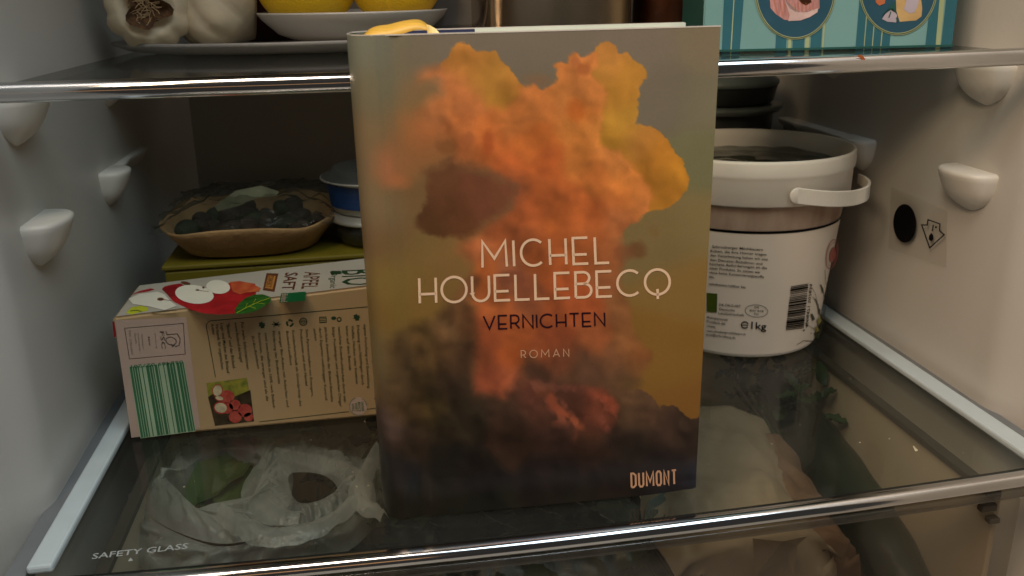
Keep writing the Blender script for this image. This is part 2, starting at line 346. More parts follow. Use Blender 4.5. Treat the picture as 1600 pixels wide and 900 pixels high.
# printed picture on the jacket, colours given where they sit on the cover
SKY = [(575,70,101,98,80),(600,70,100,88,68),(700,70,102,87,70),(850,80,102,87,71),(1000,75,104,88,71),(1115,70,108,91,68),(1110,160,103,90,68),(1040,150,99,85,67),(850,125,98,84,66),(1100,250,99,90,60),(1090,350,111,90,55),(1050,370,106,84,50),(1085,450,115,84,42),(1060,550,113,77,33),(1085,640,108,70,30),
 (600,130,99,87,64),(640,100,101,86,66),(620,170,98,84,60),(650,150,100,82,56),(600,220,108,84,56),(640,215,114,80,47),(665,240,108,78,46),(605,330,110,88,60),(640,310,102,72,42),(615,370,98,70,42),(650,395,106,80,42),(620,440,110,84,40),(700,410,112,80,44),(690,440,106,76,38),(625,500,104,76,35),(660,480,108,78,36),(600,560,96,76,44),(600,630,92,68,42)]
WARM = [(680,120,158,92,52),(715,135,160,90,48),(700,160,158,88,46),(740,160,160,88,46),(670,180,150,88,50),(720,200,158,84,42),(760,200,150,76,34),(765,225,146,68,30),(800,190,162,88,40),(835,150,162,90,42),(860,170,160,88,40),(880,150,164,96,44),(820,230,160,78,32),(850,215,150,72,28),(900,130,168,96,46),(925,150,172,100,46),(910,175,154,80,30),(890,200,164,96,40),(910,210,160,90,36),(930,200,166,100,42),(860,250,140,60,26),(900,250,158,88,36),(960,250,168,98,44),(930,275,150,78,32),(975,285,162,92,38),(970,305,148,76,32),(1000,300,166,94,40),(1005,320,158,88,42),(850,300,145,66,30),(890,320,148,68,30),(930,340,150,68,30),(820,330,148,66,32),(770,300,150,70,36),(800,260,150,66,30),(725,240,152,80,40),(690,245,130,80,46),(870,360,148,68,30),(920,370,138,66,32),(780,360,120,56,30),(960,345,140,76,42),(820,370,112,52,28),(745,385,142,74,42),(850,390,140,64,30),(900,390,138,64,30),(945,400,124,64,34),(975,395,112,66,38),(760,430,150,72,32),(790,430,104,58,38),(820,440,112,58,36),(850,420,142,66,30),(880,440,146,66,32),(960,430,122,68,38),(830,470,118,62,36),(770,470,140,70,34),(870,480,136,64,32),(920,480,138,64,32),(970,480,118,70,38),(760,520,128,60,32),(810,520,138,66,32),(870,530,124,58,32),(930,530,124,64,34),(980,540,122,72,38),(1000,555,118,66,34),(745,560,110,54,30),(770,590,106,50,30),(800,560,142,66,30),(795,590,148,72,42),(850,545,134,64,34),(880,560,96,52,32),(920,570,86,54,36),(960,560,100,60,36),(970,590,86,56,36),(1000,575,104,64,34),(900,600,76,48,32),(830,580,70,44,30)]
DARK = [(740,420,104,60,36),(735,450,92,56,34),(710,480,84,58,34),(690,500,70,50,30),(730,500,74,46,28),(705,520,88,62,38),(650,520,84,62,34),(620,540,74,54,32),(635,560,62,46,28),(670,560,70,50,28),(700,560,60,42,26),(730,560,56,38,26),(660,590,50,38,22),(740,600,46,34,24),(700,600,44,32,22),(620,600,72,54,34),(640,640,58,42,24),(680,640,54,42,22),(700,660,44,34,22),(720,650,40,32,22),(610,670,68,52,44),(640,690,52,38,26),(700,720,36,30,22),(620,740,44,38,34),(640,790,36,30,20),(740,740,34,26,20),(800,680,48,32,22),(800,640,52,36,26),(830,620,78,44,32),(870,625,70,42,30),(850,650,62,38,28),(900,640,66,38,28),(930,640,96,50,34),(925,670,70,40,28),(870,690,52,34,26),(920,700,52,34,24),(960,690,46,34,26),(980,640,76,54,36),(1010,650,68,48,34),(1040,670,62,44,34),(1000,690,44,34,26),(1060,680,54,40,30),(1080,690,50,38,30),(860,740,38,28,22),(960,750,38,28,22),(1080,750,38,33,36),(1040,720,42,32,28),(900,790,34,28,20),(750,800,32,30,20),(1050,780,34,30,30)]
def field(tab, x, y, s=17.):
    T = np.array(tab, float); W = np.zeros(x.shape); C = np.zeros(x.shape+(3,))
    for a in T:
        d2 = (x-a[0])**2+(y-a[1])**2; g = np.exp(-d2/(2*s*s))+1e-4/(1+d2/(s*s))**1.6; W += g; C += g[:, None]*a[2:]
    return C/W[:, None]
A1 = [(691,117),(691,103),(704,90),(708,77),(715,70),(733,71),(744,82),(758,83),(773,83),(780,97),(793,105),(802,117),(809,130),(820,139),(830,170),(780,190),(744,160),(705,130)]
A2 = [(931,85),(935,74),(951,65),(961,74),(964,85),(978,82),(987,94),(1000,101),(1008,110),(1005,121),(995,132),(998,145),(992,157),(995,174),(991,194),(1004,198),(1024,203),(1040,217),(1045,230),(1053,238),(1064,248),(1070,259),(1075,279),(1071,297),(1058,312),(1035,325),(1010,330),(960,300),(900,240),(905,110),(915,94)]
B = [(655,122),(664,112),(690,105),(705,112),(722,122),(744,143),(762,166),(791,170),(812,154),(813,139),(833,137),(844,143),(862,135),(875,123),(873,110),(868,102),(876,98),(886,103),(889,88),(897,84),(905,90),(930,86),(931,100),(918,114),(929,128),(942,136),(949,146),(943,161),(938,179),(935,228),(964,237),(986,257),(996,269),(1011,290),(1018,311),(1011,330),(995,343),(974,356),(966,380),(972,400),(965,440),(982,487),(983,515),(996,538),(1014,551),(1010,565),(998,590),(960,640),(735,640),(735,560),(736,510),(735,455),(742,415),(716,392),(722,378),(745,366),(800,330),(815,290),(760,262),(706,250),(700,215),(668,190),(655,176),(668,160),(690,148),(684,128),(668,124)]
DK = [(664,268),(684,261),(706,254),(758,268),(798,281),(817,297),(806,319),(769,339),(724,361),(697,372),(669,366),(652,354),(652,337),(668,319),(666,292),(668,279)]
LOW = [(560,655),(600,640),(612,600),(612,545),(618,525),(647,508),(674,498),(690,484),(703,472),(722,455),(735,430),(750,436),(738,470),(745,520),(738,580),(742,612),(790,622),(808,596),(838,590),(850,604),(862,598),(890,600),(906,606),(935,608),(960,622),(985,612),(1002,610),(1024,627),(1031,643),(1036,633),(1049,633),(1060,643),(1067,652),(1078,659),(1092,653),(1150,650),(1150,900),(500,900),(500,700)]
def puffs(x, y, s, seed):
    X, Y = x/s, y/s; xi = np.floor(X).astype(int); yi = np.floor(Y).astype(int); best = np.full(x.shape, 9.); bx = np.zeros(x.shape); by = np.zeros(x.shape)
    for dx in (-1, 0, 1):
        for dy in (-1, 0, 1):
            cx = xi+dx; cy = yi+dy; px = cx+_T[(cx+seed) % 256, cy % 256]; py = cy+_T[cx % 256, (cy+seed*3) % 256]; d = (X-px)**2+(Y-py)**2; m = d < best
            best = np.where(m, d, best); bx = np.where(m, X-px, bx); by = np.where(m, Y-py, by)
    h = np.sqrt(np.clip(1-best, 0, 1)); return h, (bx*.6-by*.8)*sstep(1.1, .2, best)   # height and light from the upper right
def cover_colour(x, y):
    billow = lambda s, o: np.abs(fbm(x/s, y/s, 3, o)-.5)*2
    wx = x+9*(fbm(x/26, y/26, 5, 3)-.5)+5*(fbm(x/8, y/8, 3, 9)-.5); wy = y+9*(fbm(x/26, y/26, 5, 31)-.5)+5*(fbm(x/8, y/8, 3, 47)-.5)
    ux = x+16*(fbm(x/40, y/40, 3, 63)-.5); uy = y+16*(fbm(x/40, y/40, 3, 91)-.5)
    hA, sA = puffs(ux, uy, 38, 5); hB, sB = puffs(ux, uy, 19, 17); hC, sC = puffs(ux, uy, 9, 29); puff = .5*hA+.3*hB+.2*hC-.75
    def relief(s, o_, e=.22): X, Y = ux/s, uy/s; g_ = lambda a, b: fbm(a, b, 2, o_); return (g_(X-e, Y+e)-g_(X+e, Y-e))
    shd = 1.5*relief(52, 201)+1.0*relief(22, 222); pl_ = fbm(ux/46, uy/46, 4, 240)-.5; hD, sD = puffs(ux, uy, 5.5, 41); pe = .30*hA+.32*hB+.26*hC+.12*hD-.70
    C = field(SKY, wx, wy, 24.)*np.array([.97, 1.01, 1.03]); g = fbm(x/40, y/40, 5, 77)-.5; C = C*(1+.05*g)[:, None]
    crisp = sstep(690, 880, x)
    def put(C, d, soft, col, op=1):
        m = sstep(soft, -soft, d)*op; return C*(1-m)[:, None]+col*m[:, None]
    n1 = fbm(x/34, y/34, 5, 5)-.5; n2 = fbm(x/12, y/12, 4, 15)-.5; rid = .5-billow(22, 60)
    # soft warm haze on the left
    for (a, b, r1, r2, col, op) in [(606,258,20,34,(146,88,56),.8),(620,282,20,16,(150,88,52),.75),(634,262,26,24,(130,82,48),.6),(650,225,50,34,(126,80,46),.8),(640,185,40,34,(118,84,50),.7),(680,195,50,40,(152,86,46),.8),(655,140,34,26,(122,86,54),.6),(672,240,34,26,(124,78,44),.7),(675,110,34,12,(120,88,62),.5),(840,126,26,12,(110,80,56),.7),(655,160,30,24,(104,84,52),.5)]:
        d = np.sqrt(((wx-a)/r1)**2+((wy-b)/r2)**2); mm = sstep(1.5, .1, d)*op; C = C*(1-mm)[:, None]+np.array(col)*mm[:, None]
    ochre = field([(730,95,160,104,46),(760,120,152,104,44),(800,150,150,98,42),(720,115,152,98,44),(790,165,140,98,36),(950,90,164,108,50),(990,110,162,110,44),(930,115,148,100,42),(960,150,148,100,38),(975,190,156,112,42),(955,220,142,98,34),(1000,215,152,100,44),(1030,240,150,96,34),(1060,270,158,104,34),(1030,290,144,92,32),(1040,310,150,98,34)], x, y, 16.)*(1+.08*n1+.13*shd)[:, None]
    C = put(C, sdf(A1, wx, wy)-11*pe, 1.8, ochre); C = put(C, sdf(A2, wx, wy)-11*pe, 1.5, ochre); inner = sstep(3, -8, np.minimum(sdf(A1, wx, wy), sdf(A2, wx, wy)))
    warm = field(WARM, wx, wy, 13.); top_ = sstep(470, 380, y)[:, None]; warm = warm*(1-.32*top_)+np.array([160., 88., 42.])*.32*top_
    warm = warm*np.array([.99, 1.05, 1.10])*(1+.12*n1+.02*n2+.20*shd+.14*pl_)[:, None]
    d = sdf(B, wx, wy)-12*pe*(.4+crisp); soft = 15-12.4*crisp+3.5*inner+6*sstep(330, 420, y)*(x > 940)
    rim = np.exp(-((d+4)/5)**2)*crisp*sstep(360, 320, y)
    C = put(C, d, soft, warm*(1+.05*rim)[:, None])
    # shaded billow
    for (a, b, r1, r2, col, op) in [(900,172,16,22,(148,72,28),.5),(763,222,12,22,(134,62,30),.6),(698,228,17,13,(108,66,36),.8),(910,108,13,12,(140,78,40),.8),(897,96,9,9,(150,86,50),.6),(730,218,14,12,(128,70,40),.5),(995,391,20,15,(92,62,36),.9),(972,396,18,16,(108,62,38),.6),(1022,362,10,12,(104,76,44),.4),(800,434,26,13,(100,54,36),.6),(738,440,16,14,(96,62,38),.6),(980,598,26,14,(80,58,34),.7)]:
        dd = np.sqrt(((wx-a)/r1)**2+((wy-b)/r2)**2); mm = sstep(1.25, .45, dd)*op; C = C*(1-mm)[:, None]+np.array(col)*mm[:, None]
    dk = field([(680,290,84,52,32),(700,320,80,48,28),(680,350,74,46,26),(740,300,90,52,34),(790,300,100,58,38),(720,345,82,48,28),(760,325,94,54,36),(667,340,70,44,26)], x, y, 16.)*(1+.14*n1+.10*n2)[:, None]
    C = put(C, sdf(DK, wx, wy)+26*(fbm(x/34, y/34, 4, 120)-.5)-14*pe-2, 6+13*sstep(690, 800, x)+5*sstep(300, 260, y), dk, .95)
    lw = field(DARK, wx, wy, 15.)*((1+.16*n1+.07*n2+.38*shd+.2*pl_)*(1-.28*sstep(640, 740, y)))[:, None]; dl = sdf(LOW, wx, wy)-12*pe*(.4+sstep(930, 1000, x))
    C = put(C, dl, 13-11.2*sstep(930, 1000, x), lw)
    hl = 2.6*relief(24, 300)+1.0*relief(12, 333)
    for (a, b, r1, r2, col, op) in [(842,604,26,12,(118,70,52),.7),(884,606,34,10,(108,62,46),.7),(880,645,22,26,(136,72,50),.9),(902,664,14,18,(140,74,50),.8),(938,628,26,18,(132,68,48),.9),(948,655,16,22,(118,64,48),.8),(915,640,20,20,(104,54,38),.6),(858,630,22,18,(110,60,44),.7),(812,600,20,14,(96,60,44),.5),(975,606,30,14,(100,66,44),.5),(1010,625,26,16,(88,64,44),.45),(1060,665,24,14,(74,56,42),.5),(690,520,30,24,(104,78,50),.4),(650,560,26,26,(88,68,42),.4)]:
        dd = np.sqrt(((wx-a)/r1)**2+((wy-b)/r2)**2); mm = sstep(1.25, .35, dd)*sstep(-.12, .5, hl)*op*.75; C = C*(1-mm)[:, None]+np.array(col)*mm[:, None]
    for pts, col, wd, op in [([(845,612),(858,622)],(104,58,38),9,.8),([(860,624),(872,640),(884,650)],(138,66,40),8,.85),([(888,652),(900,660),(906,666)],(150,74,44),8,.8),([(902,668),(898,682)],(118,62,42),8,.6),([(878,622),(900,630)],(78,46,34),12,.7),([(862,600),(880,604)],(96,58,44),7,.6),([(822,592),(836,600),(848,606)],(116,66,48),7,.6),([(868,603),(886,602),(904,609),(930,610)],(102,58,44),6,.6),([(925,614),(944,618),(956,630)],(128,60,40),10,.8),([(952,640),(948,664)],(112,56,40),9,.6),([(928,640),(936,655)],(104,54,38),12,.6),([(912,618),(920,640)],(84,46,34),12,.5),([(950,622),(958,636)],(142,66,42),5,.6),([(835,648),(850,640)],(84,46,34),8,.5),([(790,612),(806,628),(820,642)],(70,44,34),9,.5)]:
        dd = np.full(x.shape, 1e9)
        for a, b in zip(pts[:-1], pts[1:]):
            a = np.array(a, float); b = np.array(b, float); e = b-a; t = np.clip(((wx-a[0])*e[0]+(wy-a[1])*e[1])/(e@e), 0, 1); dd = np.minimum(dd, np.hypot(wx-a[0]-e[0]*t, wy-a[1]-e[1]*t))
        mm = sstep(wd*1.5, 0, dd+10*n2+6*shd)*op*.6; C = C*(1-mm)[:, None]+(np.array(col)*np.ones(3))*mm[:, None]
    return C
GAIN = np.array([1.68, 1.82, 2.02])
us = []      # (local x, local y, nominal cover x used for the print)
for t in np.linspace(0, 1, 300): us.append((BW-t*(BW-.0145), -.0004))
for t in np.linspace(0, 1, 14)[1:]:
    x = .0145-t*.0135; us.append((x, -.0004+.0009*math.sin(math.pi*min(1, t*1.25))**2-.0006*math.exp(-((t-.93)/.07)**2)))
for t in np.linspace(0, 1, 26)[1:]:
    a = math.pi*t; us.append((.001-.0102*math.sin(a)**.75, -.0004+.0009+(BD-.001)*(1-math.cos(a))/2-.0009*(1-t)))
for t in np.linspace(0, 1, 8)[1:]: us.append((.001+t*(BW-.001), BD+.0006))
vs = np.linspace(0, BH, 460); P = np.zeros((len(us), len(vs), 3))
for i, (x, y) in enumerate(us):
    P[i, :, 0] = x; P[i, :, 1] = y; P[i, :, 2] = vs
wob = .0022*np.clip((P[:, :, 0]-.11)/.03, 0, 1)**2*np.clip((.006-P[:, :, 2])/.006, 0, 1); P[:300, :, 2] += wob[:300]; P[:300, :, 1] -= .3*wob[:300]
shape = P.shape; flatP = P.copy(); flatP[:, :, 1] = 0
arcx = np.array([x for x, y in us]); s = 0; ax_ = arcx.copy()
for i in range(313, len(us)):
    s += math.hypot(us[i][0]-us[i-1][0], us[i][1]-us[i-1][1]); ax_[i] = arcx[312]-s*.55
flatP[:, :, 0] = ax_[:, None]
q = proj(bk(flatP)); colr = cover_colour(q[:, 0], q[:, 1])
V, f = grid(bk(P).reshape(shape)); 
jm = bpy.data.materials.new('jacket_print'); jm.use_nodes = True; nt = jm.node_tree; b = nt.nodes['Principled BSDF']
at = nt.nodes.new('ShaderNodeAttribute'); at.attribute_name = 'print'; nz = nt.nodes.new('ShaderNodeTexNoise'); nz.inputs['Scale'].default_value = 900
tc = nt.nodes.new('ShaderNodeTexCoord'); nt.links.new(tc.outputs['Object'], nz.inputs['Vector'])
mr = nt.nodes.new('ShaderNodeMapRange'); mr.inputs['To Min'].default_value = .93; mr.inputs['To Max'].default_value = 1.07; nt.links.new(nz.outputs[0], mr.inputs['Value'])
vm = nt.nodes.new('ShaderNodeVectorMath'); vm.operation = 'SCALE'; nt.links.new(at.outputs['Color'], vm.inputs[0]); nt.links.new(mr.outputs[0], vm.inputs['Scale']); nt.links.new(vm.outputs[0], b.inputs['Base Color'])
nz2 = nt.nodes.new('ShaderNodeTexNoise'); nz2.inputs['Scale'].default_value = 35; bp = nt.nodes.new('ShaderNodeBump'); bp.inputs['Strength'].default_value = .12; bp.inputs['Distance'].default_value = .001
nt.links.new(tc.outputs['Object'], nz2.inputs['Vector']); nt.links.new(nz2.outputs[0], bp.inputs['Height']); nt.links.new(bp.outputs[0], b.inputs['Normal'])
b.inputs['Roughness'].default_value = .33; b.inputs['Specular IOR Level'].default_value = .30
jk = obj('dust_jacket', V, f, jm, book, True)
ca = jk.data.color_attributes.new('print', 'FLOAT_COLOR', 'POINT'); L4 = np.ones((len(V), 4)); L4[:, :3] = np.clip(lin(np.clip(colr, 0, 255))*GAIN, 0, .9); ca.data.foreach_set('color', L4.ravel())
def bbox_local(name, lo, hi, material, bev=.0004):
    bm = bmesh.new(); bmesh.ops.create_cube(bm, size=1)
    for v in bm.verts: v.co = Vector(bk([[(lo[i]+hi[i])/2+v.co[i]*(hi[i]-lo[i]) for i in range(3)]])[0])
    if bev: bmesh.ops.bevel(bm, geom=bm.edges[:], offset=bev, segments=2, affect='EDGES')
    return bmobj(name, bm, material, book)
M['board'] = mat('navy_board', (34, 44, 82), .6, var=.06); M['page'] = mat('page_edges', (214, 204, 184), .8, var=.10, vscale=12, stretch=(1, 150, 1))
M['flap'] = mat('jacket_inner', (205, 216, 206), .5, var=.03); M['jedge'] = mat('jacket_edge', (214, 206, 196), .6, var=.04)
bbox_local('board', (.015, .0001, .0006), (BW-.0005, .0028, BH-.0003), M['board'])
bbox_local('board', (.004, BD-.0028, .0006), (BW-.0005, BD, BH-.0003), M['board'])
bbox_local('page_block', (-.0015, .0032, .004), (BW-.005, BD-.0034, BH-.0045), M['page'], .001)
bbox_local('jacket_flap', (.045, BD-.00335, .0006), (BW-.0006, BD-.0030, BH+.0002), M['flap'], 0)
bbox_local('jacket_flap', (.065, .0030, .0006), (BW-.0006, .0033, BH+.0001), M['flap'], 0)
# fine white paper edge along the jacket top
sec = [(x, y) for x, y in us[::6]]+[us[-1]]; V = []; 
for x, y in sec: V += [(x, y-.0001, BH-.0002), (x, y-.0001, BH+.0003), (x, y+.0005, BH+.0003)]
f = [];
for i in range(len(sec)-1): f += [(3*i, 3*i+3, 3*i+4, 3*i+1), (3*i+1, 3*i+4, 3*i+5, 3*i+2)]
obj('jacket_top_edge', bk(V), f, M['jedge'], book)
# ribbon
M['ribbon'] = mat('ribbon_satin', (222, 176, 74), .42, var=.05, vscale=200, stretch=(1, 1, 20)); M['ribbon2'] = mat('ribbon_satin_back', (236, 212, 140), .4, var=.1, vscale=500, stretch=(6, .3, .3))
pt = lambda q, y: on_general([q], bk([[0, y, 0]])[0], b_n)[0]
tp = smooth_path([pt(q, .026) for q in [(568, 56), (578, 46), (592, 41), (607, 39), (625, 34.5), (643, 31.5), (656, 32), (666, 37.5)]], 5); bo = smooth_path([pt(q, .021) for q in [(570, 60), (584, 60), (600, 59.5), (614, 58), (630, 53), (645, 48), (657, 46.5), (668, 48)]], 5)
P = np.array([[a, (a+b_)/2+b_n*-.0004, b_] for a, b_ in zip(tp, bo)]); V, f = grid(P)
rb = obj('ribbon_marker', V, f, M['ribbon'], book, True); sd = rb.modifiers.new('s', 'SOLIDIFY'); sd.thickness = .0003
P = []
for a, b_, y in [((666, 37.5), (668, 48), .0215), ((673, 40), (668, 53), .020), ((681, 45), (668, 58), .0185), ((688, 53), (670, 63), .017), ((690, 60), (672, 68), .016)]: P.append([pt(a, y), (pt(a, y)+pt(b_, y))/2-b_n*.0007, pt(b_, y)])
V, f = grid(np.array(P)); rb2 = obj('ribbon_fold', V, f, M['ribbon2'], book, True)
mp_book = lambda q, off: on_general(q, bk([[0, -.00055-off, 0]])[0], b_n)
M['cream'] = mat('cream_ink', (240, 205, 172), .45, var=.02); M['plum'] = mat('dark_plum_ink', (38, 10, 26), .35, var=.02); M['tan'] = mat('tan_ink', (206, 158, 124), .45, var=.02)
lay('author_lettering', caps2d('MICHEL', (754, 418), (952, 410.5), (-1.6, -40.5), 4.0, .30)+caps2d('HOUELLEBECQ', (656, 474), (1047, 459.5), (-1, -39.2), 4.0, .235), mp_book, M['cream'], book)
lay('title_lettering', caps2d('VERNICHTEN', (756, 514.5), (945, 509), (-.6, -20.5), 2.6, .27), mp_book, M['plum'], book)
lay('genre_lettering', caps2d('ROMAN', (814.5, 559.5), (889, 557), (-.3, -11.6), 1.5, .55), mp_book, M['tan'], book)
lay('publisher_lettering', cond2d('DUMONT', (987, 763), (1057, 757.5), (-.8, -24.5), 2.9), mp_book, M['tan'], book)

# ------------------------------------------------------------------ apple juice carton lying on its side
M['carton'] = mat('carton_card', (178, 151, 110), .45, var=.03, vscale=18); M['cartontop'] = mat('carton_top_card', (184, 178, 166), .4, var=.02, vscale=18)
M['cartonlabel'] = mat('carton_pale_print', (186, 162, 146), .45, var=.02)
M['green'] = mat('dark_green_ink', (30, 62, 34), .5); M['barback'] = mat('barcode_back_ink', (168, 190, 156), .5); M['barg'] = mat('barcode_green_ink', (56, 112, 74), .5); M['green2'] = mat('green_square_ink', (10, 96, 52), .45); M['olive'] = mat('text_green_ink', (62, 66, 36), .5)
M['brown'] = mat('brown_ink', (96, 52, 30), .5); M['red'] = mat('apple_red_ink', (176, 28, 36), .4, var=.2, vscale=60); M['redlight'] = mat('apple_orange_ink', (206, 110, 60), .4, var=.25, vscale=120, col2=(176, 50, 40))
M['applewhite'] = mat('apple_flesh_ink', (236, 232, 216), .45, var=.03); M['leafink'] = mat('leaf_ink', (40, 96, 30), .4, var=.2, vscale=80, stretch=(1, 3, 1)); M['yellowink'] = mat('yellow_green_ink', (196, 200, 40), .45)
M['yelp2'] = mat('apple_cream_ink', (198, 186, 150), .45, var=.12, vscale=300); M['ochreink'] = mat('ochre_ink', (176, 120, 56), .5); M['photog'] = mat('photo_green_ink', (96, 110, 40), .45, var=.3, vscale=300, col2=(160, 150, 50)); M['photod'] = mat('photo_dark_ink', (60, 48, 26), .45, var=.3, vscale=200); M['photor'] = mat('photo_red_ink', (150, 36, 36), .4, var=.2, vscale=250, col2=(190, 90, 70))
YC = .126; ctn = thing('juice_carton', 'apple juice carton lying on its side at the left wall', 'juice carton', (.10, .155, 0))
x0, x1 = .0072, .205; h0, h1 = .0722, .0835; yb = .181
# side faces: slightly bulged, with rounded edges
def hexa(name, x0, x1, y0, y1, z0, z1a, z1b, material, parent, bev=.0015):
    bm = bmesh.new(); vs_ = [bm.verts.new(p) for p in [(x0, y0, z0), (x1, y0, z0), (x1, y1, z0), (x0, y1, z0), (x0, y0, z1a), (x1, y0, z1b), (x1, y1, z1b), (x0, y1, z1a)]]
    for g in [(3, 2, 1, 0), (4, 5, 6, 7), (0, 1, 5, 4), (1, 2, 6, 5), (2, 3, 7, 6), (3, 0, 4, 7)]: bm.faces.new([vs_[i] for i in g])
    bmesh.ops.bevel(bm, geom=bm.edges[:], offset=bev, segments=3, affect='EDGES'); return bmobj(name, bm, material, parent)
hexa('carton_body', x0, x1, YC, yb, .0008, h0, h1, M['carton'], ctn)
slope = (h1-h0)/(x1-x0); nrm = np.array([-slope, 0, 1]); nrm /= np.linalg.norm(nrm)
mp_side = lambda q, off: on_plane(q, 1, YC-.00015-off)
mp_top = lambda q, off: on_general(q, np.array([x0, 0, h0+.00015+off]), nrm)
V = [(x0+.002, YC+.0012, h0+.00012+slope*.002), (x1-.002, YC+.0012, h1+.00012-slope*.002), (x1-.002, yb-.0012, h1+.00012-slope*.002), (x0+.002, yb-.0012, h0+.00012+slope*.002)]
obj('top_panel', V, [(0, 1, 2, 3)], M['cartontop'], ctn)
Z5 = lambda pts: [(160+a/2.648, 360+b/2.648) for a, b in pts]
Z7 = lambda pts: [(160+a/3.478, 370+b/3.478) for a, b in pts]
ZT = lambda pts: [(180+a/7.273, 420+b/7.273) for a, b in pts]
ZR = lambda pts: [(380+a/7.273, 395+b/7.273) for a, b in pts]
Z47 = lambda pts: [(400+a/3.75, 440+b/3.75) for a, b in pts]
lay('pale_panel', [poly2d(Z5([(50, 372), (347, 358), (405, 820), (120, 858)]))], mp_side, M['cartonlabel'], ctn)
ln = [stroke2d(Z5([(92, 405), (335, 385), (343, 512), (112, 532)]), 1.0, True)]
def coltext(Z, s, a, b, capx, cap_scale=1.0):     # text that reads downward, tops to the right; a, b = baseline start / end
    p0, p1 = Z([a, b]); return text2d(s, p0, p1, (capx*cap_scale, 0))
ln += [coltext(Z5, 'FSC', (238, 418), (246, 490), 6.5), coltext(Z5, 'MIX', (188, 440), (192, 478), 3), coltext(Z5, 'www.fsc.org', (215, 425), (222, 488), 2.5), coltext(Z5, 'Verpackung aus', (160, 428), (168, 492), 2.6), coltext(Z5, 'verantwortungsvoller', (145, 424), (153, 500), 2.6), coltext(Z5, 'Quelle', (132, 425), (137, 470), 2.6), coltext(Z5, 'FSC C021507', (108, 415), (119, 515), 3.2)]
ln += [stroke2d(Z5([(262, 418), (268, 432), (310, 428), (322, 450), (318, 475), (300, 482)]), 1.3), stroke2d(Z5(ell(284, 458, 22, 16, .3, 20)), 1.3, True), stroke2d(Z5([(284, 470), (290, 482), (300, 474)]), 1.2)]
lay('certificate_print', ln, mp_side, M['grey'], ctn)
# barcode: bars parallel to the long direction of the strip
bars = []; tl, tr_, br_, bl_ = [np.array(p) for p in Z5([(112, 565), (335, 545), (384, 828), (160, 858)])]
u = 0; k = 0
pat = [3, .8, 2, .8, 2.4, 1.0, 1.6, 3.4, 1.2, 4.4, 3.6, .8, 2.6, .9, 1.4, 1.6, 3.2, 1.2, 1.0, 5.4, 1.0, 3.2, 3.4, .8, 3.0, .8, 2.4, 2.2, 3.4, .8, 2.6, .8, 1.6]
tot = sum(pat)
for k, p_ in enumerate(pat):
    if k % 2 == 0:
        a, b2 = u/tot, (u+p_)/tot; t_ = tl+(tr_-tl)*a; t2 = tl+(tr_-tl)*b2; c1 = bl_+(br_-bl_)*a; c2 = bl_+(br_-bl_)*b2; bars.append(poly2d([t_, t2, c2, c1]))
    u += p_
bars.append(text2d('056489 027201', *Z5([(333, 538), (118, 558)]), (.3, 5.0)))
lay('barcode_back', [poly2d([tl-(1, 1), tr_+(1, -1), br_+(1, 1), bl_+(-1, 1)])], mp_side, M['barback'], ctn, .00005); lay('barcode', bars, mp_side, M['barg'], ctn, .0002)
fr = [stroke2d(Z5([(468, 608), (452, 520), (436, 430), (429, 398)]+ell(452, 398, 22, 24, 0, 6, math.pi, 1.5*math.pi)+[(700, 352), (1120, 314)]), 1.1), stroke2d(Z5([(648, 792), (1020, 750)]), 1.0), stroke2d(Z5([(1094, 740), (1150, 733)]), 1.0)]
lay('frame_line', fr, mp_side, M['green'], ctn)
lines = [((50, 300), (100, 745), 'setzt ausschließlich zu 100% nach Bioland-'), ((10, 300), (60, 700), 'Richtlinien, die strenger sind als die'), ((-26, 320), (8, 510), 'EU-Bio-Richtlinien'), ((130, 290), (180, 735), 'strenger Bio-Anbau mit Ackerbau und'), ((95, 290), (130, 600), 'Förderung der Biodiversität'), ((210, 285), (255, 730), 'Kreislaufwirtschaft als Grundprinzip des'), ((175, 290), (200, 490), 'Bioland-Landbaus'),
 ((290, 280), (325, 675), 'faire Partnerschaften von Erzeugern,'), ((255, 280), (290, 610), 'Produzenten und dem Handel'), ((335, 275), (345, 345), 'stehen'), ((400, 265), (440, 705), 'jährliche Kontrolle der Bioland-Betriebe'), ((368, 270), (405, 695), 'durch Experten unabhängiger Kontroll'), ((480, 265), (515, 710), 'natürliche Bodenfruchtbarkeit durch viel-'), ((445, 265), (490, 735), 'fältige Fruchtfolgen und organischen Dünger'), ((590, 255), (620, 605), 'Erhaltung von Nützlingen durch'), ((558, 258), (585, 600), 'Vielfalt, Hecken oder Insekten'), ((525, 260), (545, 520), 'leben auf dem Betrieb'), ((630, 250), (655, 625), 'eigene Forschung und Entwicklung'), ((665, 245), (700, 710), 'Ressourcenschonung und Wasser, Energie')]
tx = [coltext(Z47, s_, a, b_, 4.3) for a, b_, s_ in lines]
for a, b_, s_ in [((572, 380), (597, 575), 'Für mehr Informationen'), ((545, 380), (570, 545), 'www.bioland.de/siegel'), ((512, 384), (540, 575), '"Bioland" und das Bioland-'), ((488, 384), (515, 590), 'Logo sind Marken des Bioland'), ((467, 386), (492, 575), 'Verbands für organischen'), ((448, 386), (456, 430), 'Anbau')]: tx.append(coltext(Z5, s_, a, b_, 5.0))
lay('small_text', tx, mp_side, M['olive'], ctn)
ic = []
